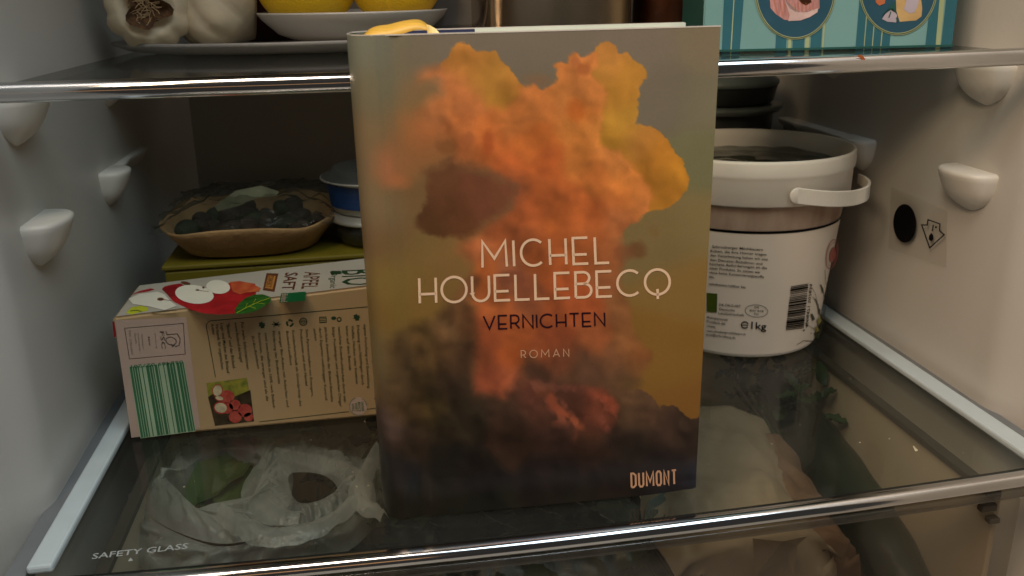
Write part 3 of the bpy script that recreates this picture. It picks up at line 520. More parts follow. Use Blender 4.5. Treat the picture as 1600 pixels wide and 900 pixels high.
for (a, b_, k) in [(35, 255, 0), (118, 250, 1), (198, 243, 2), (277, 235, 3), (392, 225, 4), (472, 218, 5), (590, 210, 6)]:
    c_ = Z47([(a, b_)])[0]
    if k in (0, 6): ic.append(fan2d([(c_[0]+rr*math.cos(t), c_[1]+rr*.95*math.sin(t)) for t, rr in zip(np.linspace(0, 6.1, 14), [6, 4, 6.5, 5, 6, 3.5]*3)]))
    elif k == 3: ic += [stroke2d(ell(c_[0], c_[1], 5.6, 5.6), 1.6, True), stroke2d(ell(c_[0], c_[1], 2.8, 2.8), 1.2, True), stroke2d([(c_[0]-5, c_[1]), (c_[0]+5, c_[1])], 1)]
    elif k == 4: ic += [stroke2d([(c_[0]-5, c_[1]+j), (c_[0]+5, c_[1]+j-.6)], .9) for j in (-4, -1.5, 1, 3.5)]+[stroke2d([(c_[0]-5.5, c_[1]-4.5), (c_[0]-5, c_[1]+4.5), (c_[0]+5.5, c_[1]+4), (c_[0]+5, c_[1]-5)], .8, True)]
    elif k == 2: ic += [stroke2d(ell(c_[0], c_[1], 4.6, 4.6, 0, 10, j, j+1.6), 3) for j in (0, 2.1, 4.2)]
    elif k == 5: ic += [stroke2d(ell(c_[0]+4, c_[1]+1, 3, 3), 1.8, True), fan2d(ell(c_[0]-4.5, c_[1]-1, 4, 2.8))]
    else: ic += [fan2d(ell(c_[0], c_[1], 2.6, 2.2))]+[stroke2d([(c_[0], c_[1]), (c_[0]+7*math.cos(t), c_[1]+5*math.sin(t))], 1.3) for t in (0, .8, 2.2, 3.1, 4, 5.4)]
lay('icons', ic, mp_side, M['green'], ctn)
sc = Z5([(1058, 728)])[0]
lay('stamp', [fan2d(ell(sc[0], sc[1], 14.2, 14.8))], mp_side, M['cartonlabel'], ctn, .0001)
st = [stroke2d(ell(sc[0], sc[1], 13.2, 13.8, 0, 22, 1.2, 4.4), .7), stroke2d(ell(sc[0], sc[1], 13.2, 13.8, 0, 8, 5.2, 6.2), .7)]
for k, s_ in enumerate(['UNSERE', 'BIO', 'WERT', 'VOLL']): st.append(text2d(s_, (sc[0]+4.5-k*5, sc[1]-7.5+k), (sc[0]+6-k*5, sc[1]+8), (4.0, 0)))
lay('stamp_print', st, mp_side, M['green2'], ctn, .0002)
lay('photo_green', [poly2d(Z5([(430, 632), (598, 610), (612, 700), (443, 716)]))], mp_side, M['photog'], ctn)
lay('photo_dark', [poly2d(Z5([(437, 690), (480, 660), (540, 690), (612, 660), (627, 790), (466, 808)]))], mp_side, M['photod'], ctn, .0001)
ap = [fan2d(Z5(ell(a, b_, r_, r_*.9))) for a, b_, r_ in [(516, 688, 30), (548, 722, 24), (590, 745, 30), (550, 772, 27), (515, 735, 26), (605, 772, 20)]]
lay('photo_apples', ap, mp_side, M['photor'], ctn, .0002)
ap = [fan2d(Z5(ell(a, b_, r1_, r2_, .2))) for a, b_, r1_, r2_ in [(476, 663, 18, 22), (484, 694, 16, 8), (490, 734, 25, 20)]]
lay('photo_apple_rims', [fan2d(Z5(ell(a, b_, r1_, r2_, .2))) for a, b_, r1_, r2_ in [(476, 663, 22, 26), (484, 694, 20, 12), (490, 734, 30, 26)]], mp_side, M['photor'], ctn, .00025); lay('photo_cut_apples', ap, mp_side, M['yelp2'], ctn, .0003)
# top panel artwork
lay('apple_skin', [fan2d(ZT([(530, 230), (560, 200), (640, 180), (740, 165), (900, 300), (1120, 290), (1300, 160), (1480, 152), (1590, 170), (1600, 300), (1380, 430), (1355, 508), (1180, 520), (1000, 505), (880, 470), (760, 420), (660, 370), (600, 300)])), fan2d(ZT([(170, 300), (280, 250), (400, 222), (450, 232), (380, 255), (260, 275)]))], mp_top, M['red'], ctn, .0001)
lay('apple_blush', [fan2d(ZR([(-150, 330), (-40, 320), (90, 345), (200, 400), (180, 440), (40, 450), (-40, 470), (-120, 440)]))], mp_top, M['redlight'], ctn, .0002)
lay('apple_flesh', [fan2d(ZT(ell(900, 290, 220, 105, .12))), fan2d(ZT(ell(1170, 205, 135, 78, .1))), fan2d(ZT([(150, 340), (280, 285), (480, 260), (560, 290), (620, 360), (700, 420), (560, 470), (400, 430), (200, 400)]))], mp_top, M['applewhite'], ctn, .0003)
lay('apple_cores', [fan2d(ZT(ell(515, 345, 38, 18))), fan2d(ZT(ell(935, 240, 22, 9))), fan2d(ZT(ell(1003, 212, 14, 12))), stroke2d(ZT([(550, 350), (640, 362)]), .8), stroke2d(ZT([(950, 244), (1060, 260)]), .6), fan2d(ZT(ell(800, 160, 55, 16, .2)))], mp_top, M['brown'], ctn, .0004)
lay('leaf_print', [fan2d(ZT([(1355, 470), (1400, 400), (1480, 330), (1580, 292), (1680, 290), (1765, 320), (1770, 370), (1690, 430), (1600, 480), (1480, 510), (1370, 515)]))], mp_top, M['leafink'], ctn, .0005)
lay('vein_print', [stroke2d(ZT([(1380, 500), (1500, 435), (1640, 370), (1760, 330)]), .6)]+[stroke2d(ZT([(a, b_), (c_, d_)]), .4) for a, b_, c_, d_ in [(1480, 445, 1500, 390), (1560, 405, 1600, 340), (1600, 385, 1700, 400), (1520, 425, 1600, 450)]], mp_top, M['yellowink'], ctn, .0006)
lay('yellow_logo', [fan2d(ZT([(120, 500), (150, 470), (190, 435), (300, 420), (375, 440), (370, 475), (240, 505), (190, 520)]))], mp_top, M['yellowink'], ctn)
lay('yellow_logo_text', [stroke2d(ZT([(170, 480), (240, 470), (300, 485)]), 1), stroke2d(ZT([(415, 492), (700, 475)]), .9)], mp_top, M['green'], ctn, .0001)
lay('ochre_tag', [fan2d(ZR([(265, 230), (400, 235), (355, 445), (222, 425)]))], mp_top, M['brown'], ctn)
lay('ochre_tag_centre', [fan2d(ZR([(285, 258), (370, 262), (335, 415), (248, 398)]))], mp_top, M['ochreink'], ctn, .0001)
def rtext(s_, p0, p1, top):      # reads toward the viewer, letter tops to the right
    a, b_, c_ = ZR([p0, p1, top]); return text2d(s_, a, b_, (c_[0]-a[0], c_[1]-a[1]))
lay('brown_lettering', [rtext('SAFT', (482, 225), (435, 420), (632, 222)), rtext('DIREKT', (290, 265), (255, 395), (355, 262))], mp_top, M['brown'], ctn, .0002)
lay('light_lettering', [rtext('APFEL', (700, 218), (660, 410), (890, 212))], mp_top, M['brown'], ctn)
lay('green_lettering', [rtext('Organic', (1000, 215), (985, 400), (1080, 215)), rtext('BIO', (1125, 200), (1130, 375), (1560, 180)), fan2d(ZR([(985, 215), (1010, 205), (1110, 205), (1120, 240), (1000, 250)]))], mp_top, M['green'], ctn)
lay('green_square', [poly2d(ZR([(430, 462), (712, 440), (700, 545), (412, 568)]))], mp_top, M['green2'], ctn)
lay('green_square_text', [rtext('Bioland', (440, 470), (430, 560), (515, 464))], mp_top, M['cartonlabel'], ctn, .0002)
lay('end_mark', [poly2d([(175.5, 503), (178.5, 502), (181.5, 526), (178, 527)])], mp_side, M['red'], ctn)

# ------------------------------------------------------------------ yellow box, punnet and cups behind the carton
M['olivebox'] = mat('yellow_card', (112, 100, 20), .55, var=.05)
yb_ = thing('yellow_box', 'yellow-green box behind the carton carrying the punnet', 'box', (.10, .26, 0))
box('box_body', (.018, .203, .0008), (.215, .335, .073), M['olivebox'], yb_, .0015)
box('lid_panel', (.017, .202, .0733), (.216, .336, .0765), M['olivebox'], yb_, .001)
M['pulp'] = mat('pulp_card', (160, 128, 86), .85, var=.10, vscale=60, bump=.5, bscale=260)
pn = thing('food_punnet', 'brown cardboard punnet of dark produce under cling film on the yellow box', 'punnet', (.068, .255, .0765))
def superell(cx, cy, rx, ry, z, n=72, e=3.2):
    a = np.linspace(0, 2*math.pi, n, endpoint=False); c, s = np.cos(a), np.sin(a)
    return np.stack([cx+rx*np.sign(c)*np.abs(c)**(2/e), cy+ry*np.sign(s)*np.abs(s)**(2/e), a*0+z], -1)
rings = [superell(.068, .252, a, b_, z, e=e) for a, b_, z, e in [(.0, .0, .0780, 2), (.036, .038, .0775, 3), (.041, .043, .0790, 3), (.050, .052, .0930, 3.2), (.0535, .0550, .0965, 3.4), (.0550, .0565, .0975, 3.4), (.0555, .0570, .0962, 3.4), (.0530, .0545, .0925, 3.4), (.043, .045, .0785, 3), (.038, .040, .0768, 3), (0, 0, .0768, 2)]]
P = np.stack(rings, 1); P[:, :, 2] += .0012*np.sin(np.arange(72)*.5)[:, None]*(P[:, :, 2] > .09); V, f = grid(P, True); obj('tray', V, f, M['pulp'], pn, True)
M['fig'] = mat('dark_produce', (34, 24, 18), .9, var=.3, vscale=60, col2=(58, 46, 36)); M['figg'] = mat('green_produce', (34, 46, 24), .85, var=.3, vscale=60)
for k in range(46):
    a = rng.uniform(0, 6.28); rr = .043*math.sqrt(rng.rand()); c_ = (.068+rr*math.cos(a), .252+rr*math.sin(a), .0880+rng.uniform(-.004, .003)); R_ = rng.uniform(.0055, .0085)
    lathe('berry', [(R_*math.sin(t)*(1+.06*math.cos(3*t)), -R_*.85*math.cos(t)) for t in np.linspace(0, math.pi, 10)], c_, M['figg'] if k % 5 == 0 else M['fig'], pn, 16, axis=(rng.uniform(-1, 1), rng.uniform(-1, 1), 1))
M['film'] = glassmat('cling_film', (.84, .84, .82), .15, haze=.07, hazecol=(.25, .26, .22), hscale=60, bump=.45, spec=.35)
n = 34; P = np.zeros((n, n, 3)); xs = np.linspace(-1, 1, n)
for i, x in enumerate(xs):
    for j, y in enumerate(xs):
        r_ = max(abs(x), abs(y)); X = .068+x*.054; Y = .252+y*.0555; P[i, j] = (X, Y, .0985+.013*(1-r_**2)+.006*abs(mnoise.noise(Vector((x*3, y*3, 1))))+.004*mnoise.noise(Vector((x*8, y*8, 4))))
V, f = grid(P); obj('cling_film', V, f, M['film'], pn, True)
M['paperslip'] = mat('paper_slip', (120, 124, 100), .6, var=.15, vscale=90)
V = on_plane([(335, 322), (368, 298), (408, 290), (436, 299), (432, 306), (402, 309), (372, 322), (340, 330)], 1, .235); obj('paper_slip', V, [tuple(range(8))], M['paperslip'], pn)
M['blue'] = mat('blue_label', (20, 54, 104), .4, var=.1, vscale=60, stretch=(1, 1, 12)); M['darklid'] = mat('dark_lid', (58, 60, 60), .35); M['foil'] = mat('foil_cup', (190, 190, 185), .3, .7)
M['glassjar'] = glassmat('jar_glass', (.66, .70, .66), .06, haze=.12, hazecol=(.30, .32, .28))
CX, CY = .1515, .235
cup = thing('dessert_cup', 'small cup with a blue label stacked upper behind the book spine', 'cup', (CX, CY, .098))
lathe('cup_wall', [(0, .0985), (.029, .0985), (.0305, .1000), (.0315, .1020), (.0330, .1185), (.0335, .1195)], (CX, CY, 0), M['foil'], cup)
lathe('blue_band', [(.0318, .1030), (.0334, .1175)], (CX, CY, 0), M['blue'], cup)
lathe('lid', [(.0335, .1190), (.0360, .1195), (.0365, .1205), (.0355, .1215), (.031, .1222), (.029, .1262), (.026, .1272), (0, .1272)], (CX, CY, 0), M['darklid'], cup)
lathe('lid_rim', [(.0358, .1191), (.0372, .1196), (.0372, .1204), (.0358, .1208)], (CX, CY, 0), M['foil'], cup)
jar2 = thing('glass_pot', 'squat glass pot under the blue-labelled cup, half hidden by the book', 'glass pot', (CX, CY, .0768))
lathe('pot_glass', [(0, .0772), (.024, .0772), (.027, .0785), (.0295, .082), (.0305, .088), (.029, .0915), (.029, .0925)], (CX, CY, 0), M['glassjar'], jar2)
lathe('contents', [(0, .0785), (.025, .0785), (.0275, .083), (.0285, .087), (0, .0875)], (CX, CY, 0), M['fig'], jar2)
lathe('metal_lid', [(.0300, .0920), (.0330, .0925), (.0335, .0935), (.0325, .0945), (.031, .0978), (0, .0978)], (CX, CY, 0), M['foil'], jar2)

# ------------------------------------------------------------------ yoghurt bucket
BC = np.array([.3962, .2129]); r0_, r1_, hB = .0533, .0675, .1322
bu = thing('yoghurt_bucket', 'white one kilogram yoghurt bucket with handle and printed label', 'bucket', (BC[0], BC[1], 0))
rz_ = lambda z: .0533+(.0632-.0533)*z/.106
lathe('bucket_wall', [(0, .003), (.050, .003), (.0505, .0008), (.0528, .0008), (.0533, .002), (rz_(.05), .05), (rz_(.106), .106), (.0636, .1065)], (*BC, 0), M['white'], bu, 96)
M['fade'] = mat('wood_print_band', (150, 122, 104), .5, var=.2, vscale=60, col2=(190, 168, 150), stretch=(1, 1, .3))
lathe('wood_band', [(rz_(.088)+.0003, .0885), (rz_(.103)+.0003, .1035)], (*BC, 0), M['fade'], bu, 96)
lathe('dark_line', [(rz_(.0875)+.0005, .0868), (rz_(.089)+.0005, .0884)], (*BC, 0), M['black'], bu, 96)
lathe('label_sheet', [(rz_(.003)+.0003, .003), (rz_(.087)+.0003, .0866)], (*BC, 0), M['label'], bu, 96)
lathe('rim', [(.0636, .1045), (.0655, .1040), (.0662, .1048), (.0664, .1200), (.0672, .1212), (.0676, .1235), (.0676, .1300), (.0672, .1316), (.0664, .1322), (.0655, .1316), (.0650, .1240), (.0646, .1195)], (*BC, 0), M['white'], bu, 96)
M['lidp'] = glassmat('clear_lid_film', (.62, .64, .60), .08, haze=.28, hazecol=(.26, .28, .24), hscale=70)
n = 26; P = np.zeros((64, n, 3))
for i, a in enumerate(np.linspace(0, 2*math.pi, 64, endpoint=False)):
    for j, rr in enumerate(np.linspace(0, .0650, n)):
        x, y = rr*math.cos(a), rr*math.sin(a); P[i, j] = (BC[0]+x, BC[1]+y, .1192+.0016*mnoise.noise(Vector((x*70, y*30+x*40, 2)))+.0018*abs(mnoise.noise(Vector((x*25, y*60, 7)))))
V, f = grid(P, True); obj('lid_film', V, f, M['lidp'], bu, True)
M['lidleaf'] = mat('lid_dark_print', (64, 66, 50), .5, var=.4, vscale=50, col2=(120, 118, 96))
lathe('lid_disc', [(0, .1165), (.0645, .1165)], (*BC, 0), M['lidleaf'], bu, 48)
def cone(q, off=0):                         # put measured print points on the bucket's conical wall
    d = ray(q); k = (.0632-.0533)/.106; r00 = .0533+.0008+off; o_ = CP-np.array([BC[0], BC[1], 0])
    A_ = d[:, 0]**2+d[:, 1]**2-(k*d[:, 2])**2; B_ = 2*(o_[0]*d[:, 0]+o_[1]*d[:, 1]-k*d[:, 2]*(r00+k*o_[2])); C_ = o_[0]**2+o_[1]**2-(r00+k*o_[2])**2
    D_ = np.maximum(B_*B_-4*A_*C_, 0); t = (-B_-np.sqrt(D_))/(2*A_); return CP+d*t[:, None]
C1 = lambda pts: [(1100+a/5, 370+b/5) for a, b in pts]
C2 = lambda pts: [(1220+a/6.427, 420+b/6.427) for a, b in pts]
bt = []
for s_, a, b_ in [('Schrozberger Milchbauern', (62, 85), (460, 110)), ('Kühen, die ihre Hörner tragen', (50, 118), (487, 148)), ('der Verarbeitung halten wir uns', (48, 152), (497, 185)), ('den Demeter-Richtlinien und', (46, 187), (455, 220)), ('höchste Anforderungen an die', (44, 220), (492, 253)), ('einer Produkte. So setzen wir', (42, 252), (440, 287)), ('ohne keine Konservierungsstoffe', (40, 286), (468, 322)), ('ein.', (38, 318), (82, 325)), ('mindestens haltbar bis:', (38, 376), (328, 404))]:
    p0, p1 = C1([a, b_]); bt.append(text2d(s_, p0, p1, (.2, -4.0)))
lay('small_text', bt, cone, M['black'], bu)
b2_ = []
for s_, a, b_ in [('DE-ÖKO-007', (118, 540), (285, 552)), ('Deutsche', (118, 572), (240, 584)), ('Landwirtschaft', (112, 604), (312, 622)), ('Milcherzeugergenossenschaft', (22, 636), (186, 658)), ('Postfach 60', (22, 668), (165, 690)), ('Schrozberg', (20, 702), (88, 712)), ('www.schrozberger-milchbauern.de', (20, 742), (325, 770)), ('post@schrozberg.de', (18, 770), (245, 798))]:
    p0, p1 = C1([a, b_]); b2_.append(text2d(s_, p0, p1, (.15, -3.8)))
for s_, a, b_ in [('DE', (395, 558), (430, 560)), ('BW 018', (357, 583), (465, 590)), ('EG', (393, 610), (425, 613))]:
    p0, p1 = C1([a, b_]); b2_.append(text2d(s_, p0, p1, (.1, -3.4)))
b2_.append(stroke2d(C1(ell(410, 580, 89, 48, .06, 32)), .8, True))
lay('address_text', b2_, cone, M['grey'], bu)
p0, p1 = C1([(368, 718), (486, 728)]); p2, p3 = C1([(288, 712), (350, 718)])
lay('weight_lettering', [text2d('1kg', p0, p1, (.5, -11.5)), stroke2d(ell((p2[0]+p3[0])/2, p2[1]-4.6, 5.4, 4.8, 0, 20, .55, 6.0), 1.7), stroke2d([(p2[0]+1.2, p2[1]-4.6), (p3[0]-.6, p3[1]-5.4)], 1.3)], cone, M['black'], bu)
M['eu'] = mat('eu_green_ink', (74, 92, 14), .5); lay('green_mark', [poly2d(C1([(20, 437), (104, 445), (100, 592), (20, 584)]))], cone, M['eu'], bu)
bars = []; tl, tr_, br_, bl_ = [np.array(p) for p in C2([(102, 178), (278, 148), (232, 595), (50, 618)])]; pat = [1, .9, 1.2, .7, 2.6, 1.0, 1, 1.2, 1, 1.8, .8, 1.4, 1, 1, 1, 1, 1.3, 1, 2.4, 1.4, 2.5, .9, 1, 1, 1, 1.3, 2.4, .8, 2.2, .8, 1, .7, 1, 1.4, 1, 1, 1.2, .6, 3.4, .7, 1.6, .8, 1.6, .7, 1.2, 1, 1]; tot = sum(pat); u = 0
for k, p_ in enumerate(pat):
    if k % 2 == 0:
        a, b_ = u/tot, (u+p_)/tot; q0, q1, q2, q3 = tl+(bl_-tl)*a, tr_+(br_-tr_)*a, tr_+(br_-tr_)*b_, tl+(bl_-tl)*b_; bars.append(([q0+(q1-q0)*t for t in (0, .25, .5, .75, 1)]+[q3+(q2-q3)*t for t in (0, .25, .5, .75, 1)], [(i, i+1, i+6, i+5) for i in range(4)]))
    u += p_
p0, p1 = C2([(248, 590), (292, 150)]); bars.append(text2d('4008471 507834', p0, p1, (4.2, .5)))
lay('barcode', bars, cone, M['black'], bu)
M['meadow'] = mat('meadow_ink', (60, 62, 40), .5, var=.3, vscale=90); M['meadowy'] = mat('meadow_yellow_ink', (160, 146, 70), .5); M['seal'] = mat('red_seal_ink', (178, 92, 80), .5)
gr = [stroke2d(C2(p), w_) for p, w_ in [([(370, 700), (400, 560), (385, 430), (350, 320), (320, 280)], .6), ([(375, 690), (420, 500), (440, 300), (425, 200), (400, 160)], .9), ([(400, 160), (412, 185), (425, 240)], 2.0), ([(365, 690), (330, 600), (280, 570), (240, 545)], .6), ([(370, 720), (320, 725), (230, 722), (160, 765)], .7), ([(370, 735), (330, 728), (250, 725)], 1.0), ([(380, 690), (400, 600), (440, 420), (470, 250), (480, 120)], .5), ([(345, 300), (375, 360), (385, 420)], 1.2), ([(360, 700), (300, 645)], .7), ([(375, 690), (360, 600), (390, 500)], .7), ([(380, 690), (430, 560), (450, 380)], .7), ([(305, 170), (345, 250), (370, 330)], .5), ([(445, 10), (452, 120), (462, 200)], .5)]]
gr += [fan2d(C2([(300, 455), (318, 450), (345, 505), (320, 525), (308, 490)])), fan2d(C2([(220, 620), (240, 603), (242, 618), (228, 630)])), fan2d(C2([(335, 640), (360, 635), (375, 700), (345, 690)])), fan2d(C2([(372, 400), (400, 405), (395, 470), (380, 450)]))]
lay('meadow_print', gr, cone, M['meadow'], bu)
lay('meadow_blossom', [fan2d(C2([(360, 520), (395, 480), (410, 520), (380, 570)])), fan2d(C2([(340, 590), (370, 580), (390, 620), (360, 640)]))], cone, M['meadowy'], bu, .0002)
sl = [stroke2d(ell(1300, 397, 8.5, 23, .18, 26), 1.0, True), fan2d(ell(1301, 398, 4.5, 12, .18)), stroke2d(ell(1300, 397, 6.6, 18.5, .18, 20), .5, True)]
lay('seal_print', sl, cone, M['seal'], bu)
# handle folded down: a flat strap pivoted on the rim and bowed out to the right
def cyl(q, R_):
    d = ray([q])[0]; o_ = CP-np.array([BC[0], BC[1], 0]); A_ = d[0]**2+d[1]**2; B_ = 2*(o_[0]*d[0]+o_[1]*d[1]); C_ = o_[0]**2+o_[1]**2-R_*R_; D_ = B_*B_-4*A_*C_
    return CP+d*(-B_-math.sqrt(max(D_, 0)))/(2*A_)
hp = smooth_path([(*p,) for p in [cyl((1246, 306), .0684), cyl((1272, 309), .0692), cyl((1305, 311), .0705), cyl((1335, 309), .0730), on_plane([(1354, 302)], 1, .160)[0], on_plane([(1357, 292)], 1, .172)[0], on_plane([(1350, 284)], 1, .185)[0], on_plane([(1342, 279)], 1, .197)[0]]], 6)
P = []
hh = [.0045]*8+[.0048]*(len(hp)-8)
for i, p in enumerate(hp):
    t = Vector(hp[min(i+1, len(hp)-1)]-hp[max(i-1, 0)]).normalized(); nn = np.array(t.cross(Vector((0, 0, 1))).normalized()); k = 1; ww = .0050*k*(1-.35*max(0, (i-24)/18)); up_ = np.array((0, 0, 1))
    P.append([p+up_*ww, p+nn*.0009+up_*ww*.9, p+nn*.0009-up_*ww*.9, p-up_*ww, p-nn*.0009-up_*ww*.9, p-nn*.0009+up_*ww*.9, p+up_*ww])
V, f = grid(np.array(P)); obj('handle', V, f, M['white'], bu, False)
hb = hp[0]; d_ = np.array([hb[0]-BC[0], hb[1]-BC[1], 0]); d_ /= np.linalg.norm(d_)
lathe('handle_pivot', [(0, -.001), (.0049, -.001), (.0050, .0004), (.0044, .0008), (0, .0009)], hb, M['white'], bu, 24, axis=d_)

# dark stacked pots behind the bucket
M['darkpot'] = mat('dark_pot', (40, 42, 40), .35, var=.2); M['darkpot2'] = mat('dark_pot_lid', (96, 104, 100), .35, var=.1)
PC = (.4175, .318)
p1_ = thing('dark_pot', 'dark lower pot with a wide grey lid rim behind the bucket', 'pot', (*PC, 0))
lathe('pot_wall', [(0, .0008), (.036, .0008), (.039, .01), (.0395, .120), (.0405, .141)], (*PC, 0), M['darkpot'], p1_)
lathe('pot_lid', [(.0405, .1405), (.0455, .1415), (.0475, .1440), (.0475, .1455), (.044, .1465), (0, .1465)], (*PC, 0), M['darkpot2'], p1_)
p2_ = thing('dark_pot', 'shallow dark pot stacked topmost behind the bucket under the upper shelf', 'pot', (*PC, .1468))
lathe('pot_wall', [(0, .1470), (.037, .1470), (.040, .149), (.042, .158), (.0425, .1600)], (*PC, 0), M['darkpot'], p2_)
lathe('pot_lid', [(.042, .1602), (.0435, .1612), (.0435, .1640), (.040, .1665), (.038, .1760), (0, .1765)], (*PC, 0), M['darkpot2'], p2_)

# ------------------------------------------------------------------ sticker on the right wall
stk = thing('temperature_sticker', 'clear sticker with black disc and thermometer arrow on the right wall', 'sticker', (XR-.001, .13, .09))
XS = XR-.0022
mp_w = lambda q, off: on_plane(q, 0, XS-off)
M['stickfilm'] = glassmat('sticker_film', (.96, .955, .94), .3, haze=.04, hazecol=(.75, .72, .66), hscale=10)
lay('clear_film', [poly2d([(1392, 292), (1480, 330), (1478, 418), (1388, 388)])], mp_w, M['stickfilm'], stk)
lay('black_disc', [fan2d(ell(1413.6, 349, 18, 30.2, -.02, 48))], mp_w, M['black'], stk, .0003)
K = lambda pts: [(1390+a/7.5, 300+b/7.5) for a, b in pts]
lay('arrow_symbol', [stroke2d(K([(450, 325), (590, 375), (585, 455), (640, 500), (470, 655), (375, 385), (440, 388)]), 1.9, True), stroke2d(K([(512, 385), (500, 460)]), 2.0), fan2d(K([(488, 478), (512, 510), (515, 550), (488, 582), (458, 555), (462, 515)])), fan2d(K(ell(543, 413, 11, 14)))], mp_w, M['black'], stk, .0003)

# ------------------------------------------------------------------ upper shelf things
ZU = .1977
M['china'] = mat('white_china', (205, 200, 192), .25, var=.02, vscale=20); M['pewter'] = mat('plate_grey', (150, 146, 140), .3, var=.04, vscale=30)
pl = thing('oval_plate', 'flat oval plate carrying garlic and the bowl of lemons', 'plate', (.115, .285, ZU))
def oval(prof, cx, cy, ratio):
    a = np.linspace(0, 2*math.pi, 96, endpoint=False); P = np.zeros((96, len(prof), 3))
    for k, (r_, z) in enumerate(prof): P[:, k, 0] = cx+r_*np.cos(a); P[:, k, 1] = cy+r_*ratio*np.sin(a); P[:, k, 2] = z
    return grid(P, True)
V, f = oval([(0, ZU+.0004), (.095, ZU+.0004), (.112, ZU+.0022), (.1215, ZU+.0058), (.1225, ZU+.0074), (.1212, ZU+.0080), (.111, ZU+.0050), (.095, ZU+.0036), (0, ZU+.0036)], .112, .283, .62); obj('plate_dish', V, f, M['pewter'], pl, True)
M['garlic'] = mat('garlic_skin', (212, 196, 166), .6, var=.10, vscale=30, bump=.3, bscale=90, sss=.15, stretch=(1, 1, 1)); M['garlicroot'] = mat('garlic_root', (92, 62, 34), .9, var=.3, vscale=300, bump=.6, bscale=500); M['garlicstrand'] = mat('garlic_strand', (190, 160, 118), .8)
def garlic(c, ax, R_, lobes, label, rooty, seed):
    g = thing('garlic_bulb', label, 'garlic', (c[0], c[1], c[2]-R_), group='garlic bulbs on the oval plate')
    n, k = 72, 34; P = np.zeros((n, k, 3)); rs = np.random.RandomState(seed); ph = rs.rand(lobes)*.5
    for i in range(n):
        a = 2*math.pi*i/n
        for j in range(k):
            t = math.pi*j/(k-1); lob = abs(math.cos(a*lobes/2+.4*math.sin(a*2+seed)))**.6
            r_ = R_*(1+.11*(lob-.6)*math.sin(t)**.8); z = -R_*.80*math.cos(t); rad = r_*math.sin(t)**.85
            if t > 2.2: z += R_*.35*((t-2.2)/.94)**2.2; rad *= 1-.2*((t-2.2)/.94)
            if t < .62 and rooty: z += R_*.42*(1-t/.62)**.8
            nz_ = mnoise.noise(Vector((math.cos(a)*2+seed, math.sin(a)*2, t*1.4)))*.06+mnoise.noise(Vector((math.cos(a)*7+seed, math.sin(a)*7, t*5)))*.015
            P[i, j] = (rad*math.cos(a)*(1+nz_), rad*math.sin(a)*(1+nz_), z)
    V, f = grid(P, True); Q = np.array(Vector((0, 0, -1)).rotation_difference(Vector(ax)).to_matrix()); V = V@Q.T+np.array(c); obj('skin', V, f, M['garlic'], g, True)
    if rooty:
        P = np.zeros((30, 5, 3))
        for i in range(30):
            a = 2*math.pi*i/30; wv = 1+.22*math.sin(3*a+1)+.15*math.sin(5*a)
            for j, (rr, zz) in enumerate([(0, -.50), (.16, -.48), (.30, -.56), (.42, -.70), (.47, -.765)]): P[i, j] = (rr*R_*wv*math.cos(a), rr*R_*wv*math.sin(a), zz*R_-.0008)
        V, f = grid(P, True); V = V@Q.T+np.array(c); obj('root_plate', V, f, M['garlicroot'], g, True)
        ps = []
        for q_ in range(34):
            a = rs.uniform(0, 6.28); r_ = rs.uniform(.02, .30)*R_; p = np.array([r_*math.cos(a), r_*math.sin(a), -.56*R_]); path = [p]; dv = np.array([rs.uniform(-1, 1), rs.uniform(-1, 1), -rs.uniform(.2, .9)])
            for s_ in range(5): dv = dv+rs.uniform(-.5, .5, 3); dv[2] = -abs(dv[2])*.7; path.append(path[-1]+dv/np.linalg.norm(dv)*R_*.075)
            path = [np.array([*(pp[:2]*min(1, .40*R_/(np.hypot(*pp[:2])+1e-9))), pp[2]]) for pp in path]
            ps.append(tube([x@Q.T+np.array(c) for x in path], .00024, 4))
        V, f = join(ps); o = obj('rootlets', V, f, M['garlicstrand'], g, True); o['kind'] = 'stuff'
    return g
garlic((.0225, .246, ZU+.0282), (.12, -1, .02), .0245, 11, 'garlic bulb at the left wall with its brown root end facing out', True, 3)
garlic((.0590, .262, ZU+.0285), (-.75, -.35, .75), .0270, 8, 'smooth garlic bulb between the rooted bulb and the lemon bowl', False, 8)
bw_ = thing('shallow_bowl', 'shallow white bowl of lemons standing on the oval plate', 'bowl', (.143, .262, ZU+.004))
lathe('bowl_wall', [(0, ZU+.0042), (.030, ZU+.0042), (.034, ZU+.0050), (.048, ZU+.0105), (.0575, ZU+.0192), (.0600, ZU+.0226), (.0604, ZU+.0236), (.0596, ZU+.0238), (.0570, ZU+.0205), (.046, ZU+.0120), (.030, ZU+.0075), (0, ZU+.0072)], (.1435, .262, 0), M['china'], bw_, 96)
M['lemon'] = mat('lemon_peel', (224, 184, 24), .42, var=.06, vscale=20, bump=.45, bscale=650, sss=.1)
def lemon(c, ax, label, R_=.0245):
    t_ = thing('lemon', label, 'lemon', c, group='lemons in the shallow bowl')
    prof = [(R_*math.sin(t)*(1-.04*math.cos(2*t)), -R_*1.25*math.cos(t)*(1+.05*math.cos(t)**8)) for t in np.linspace(0, math.pi, 30)]
    lathe('peel', prof, c, M['lemon'], t_, 48, axis=ax)
lemon((.1165, .262, ZU+.0375), (1, .2, .12), 'left lemon in the shallow bowl beside the garlic', .0240)
lemon((.172, .256, ZU+.0385), (1, -.5, .2), 'right lemon in the bowl above the book spine', .0235)
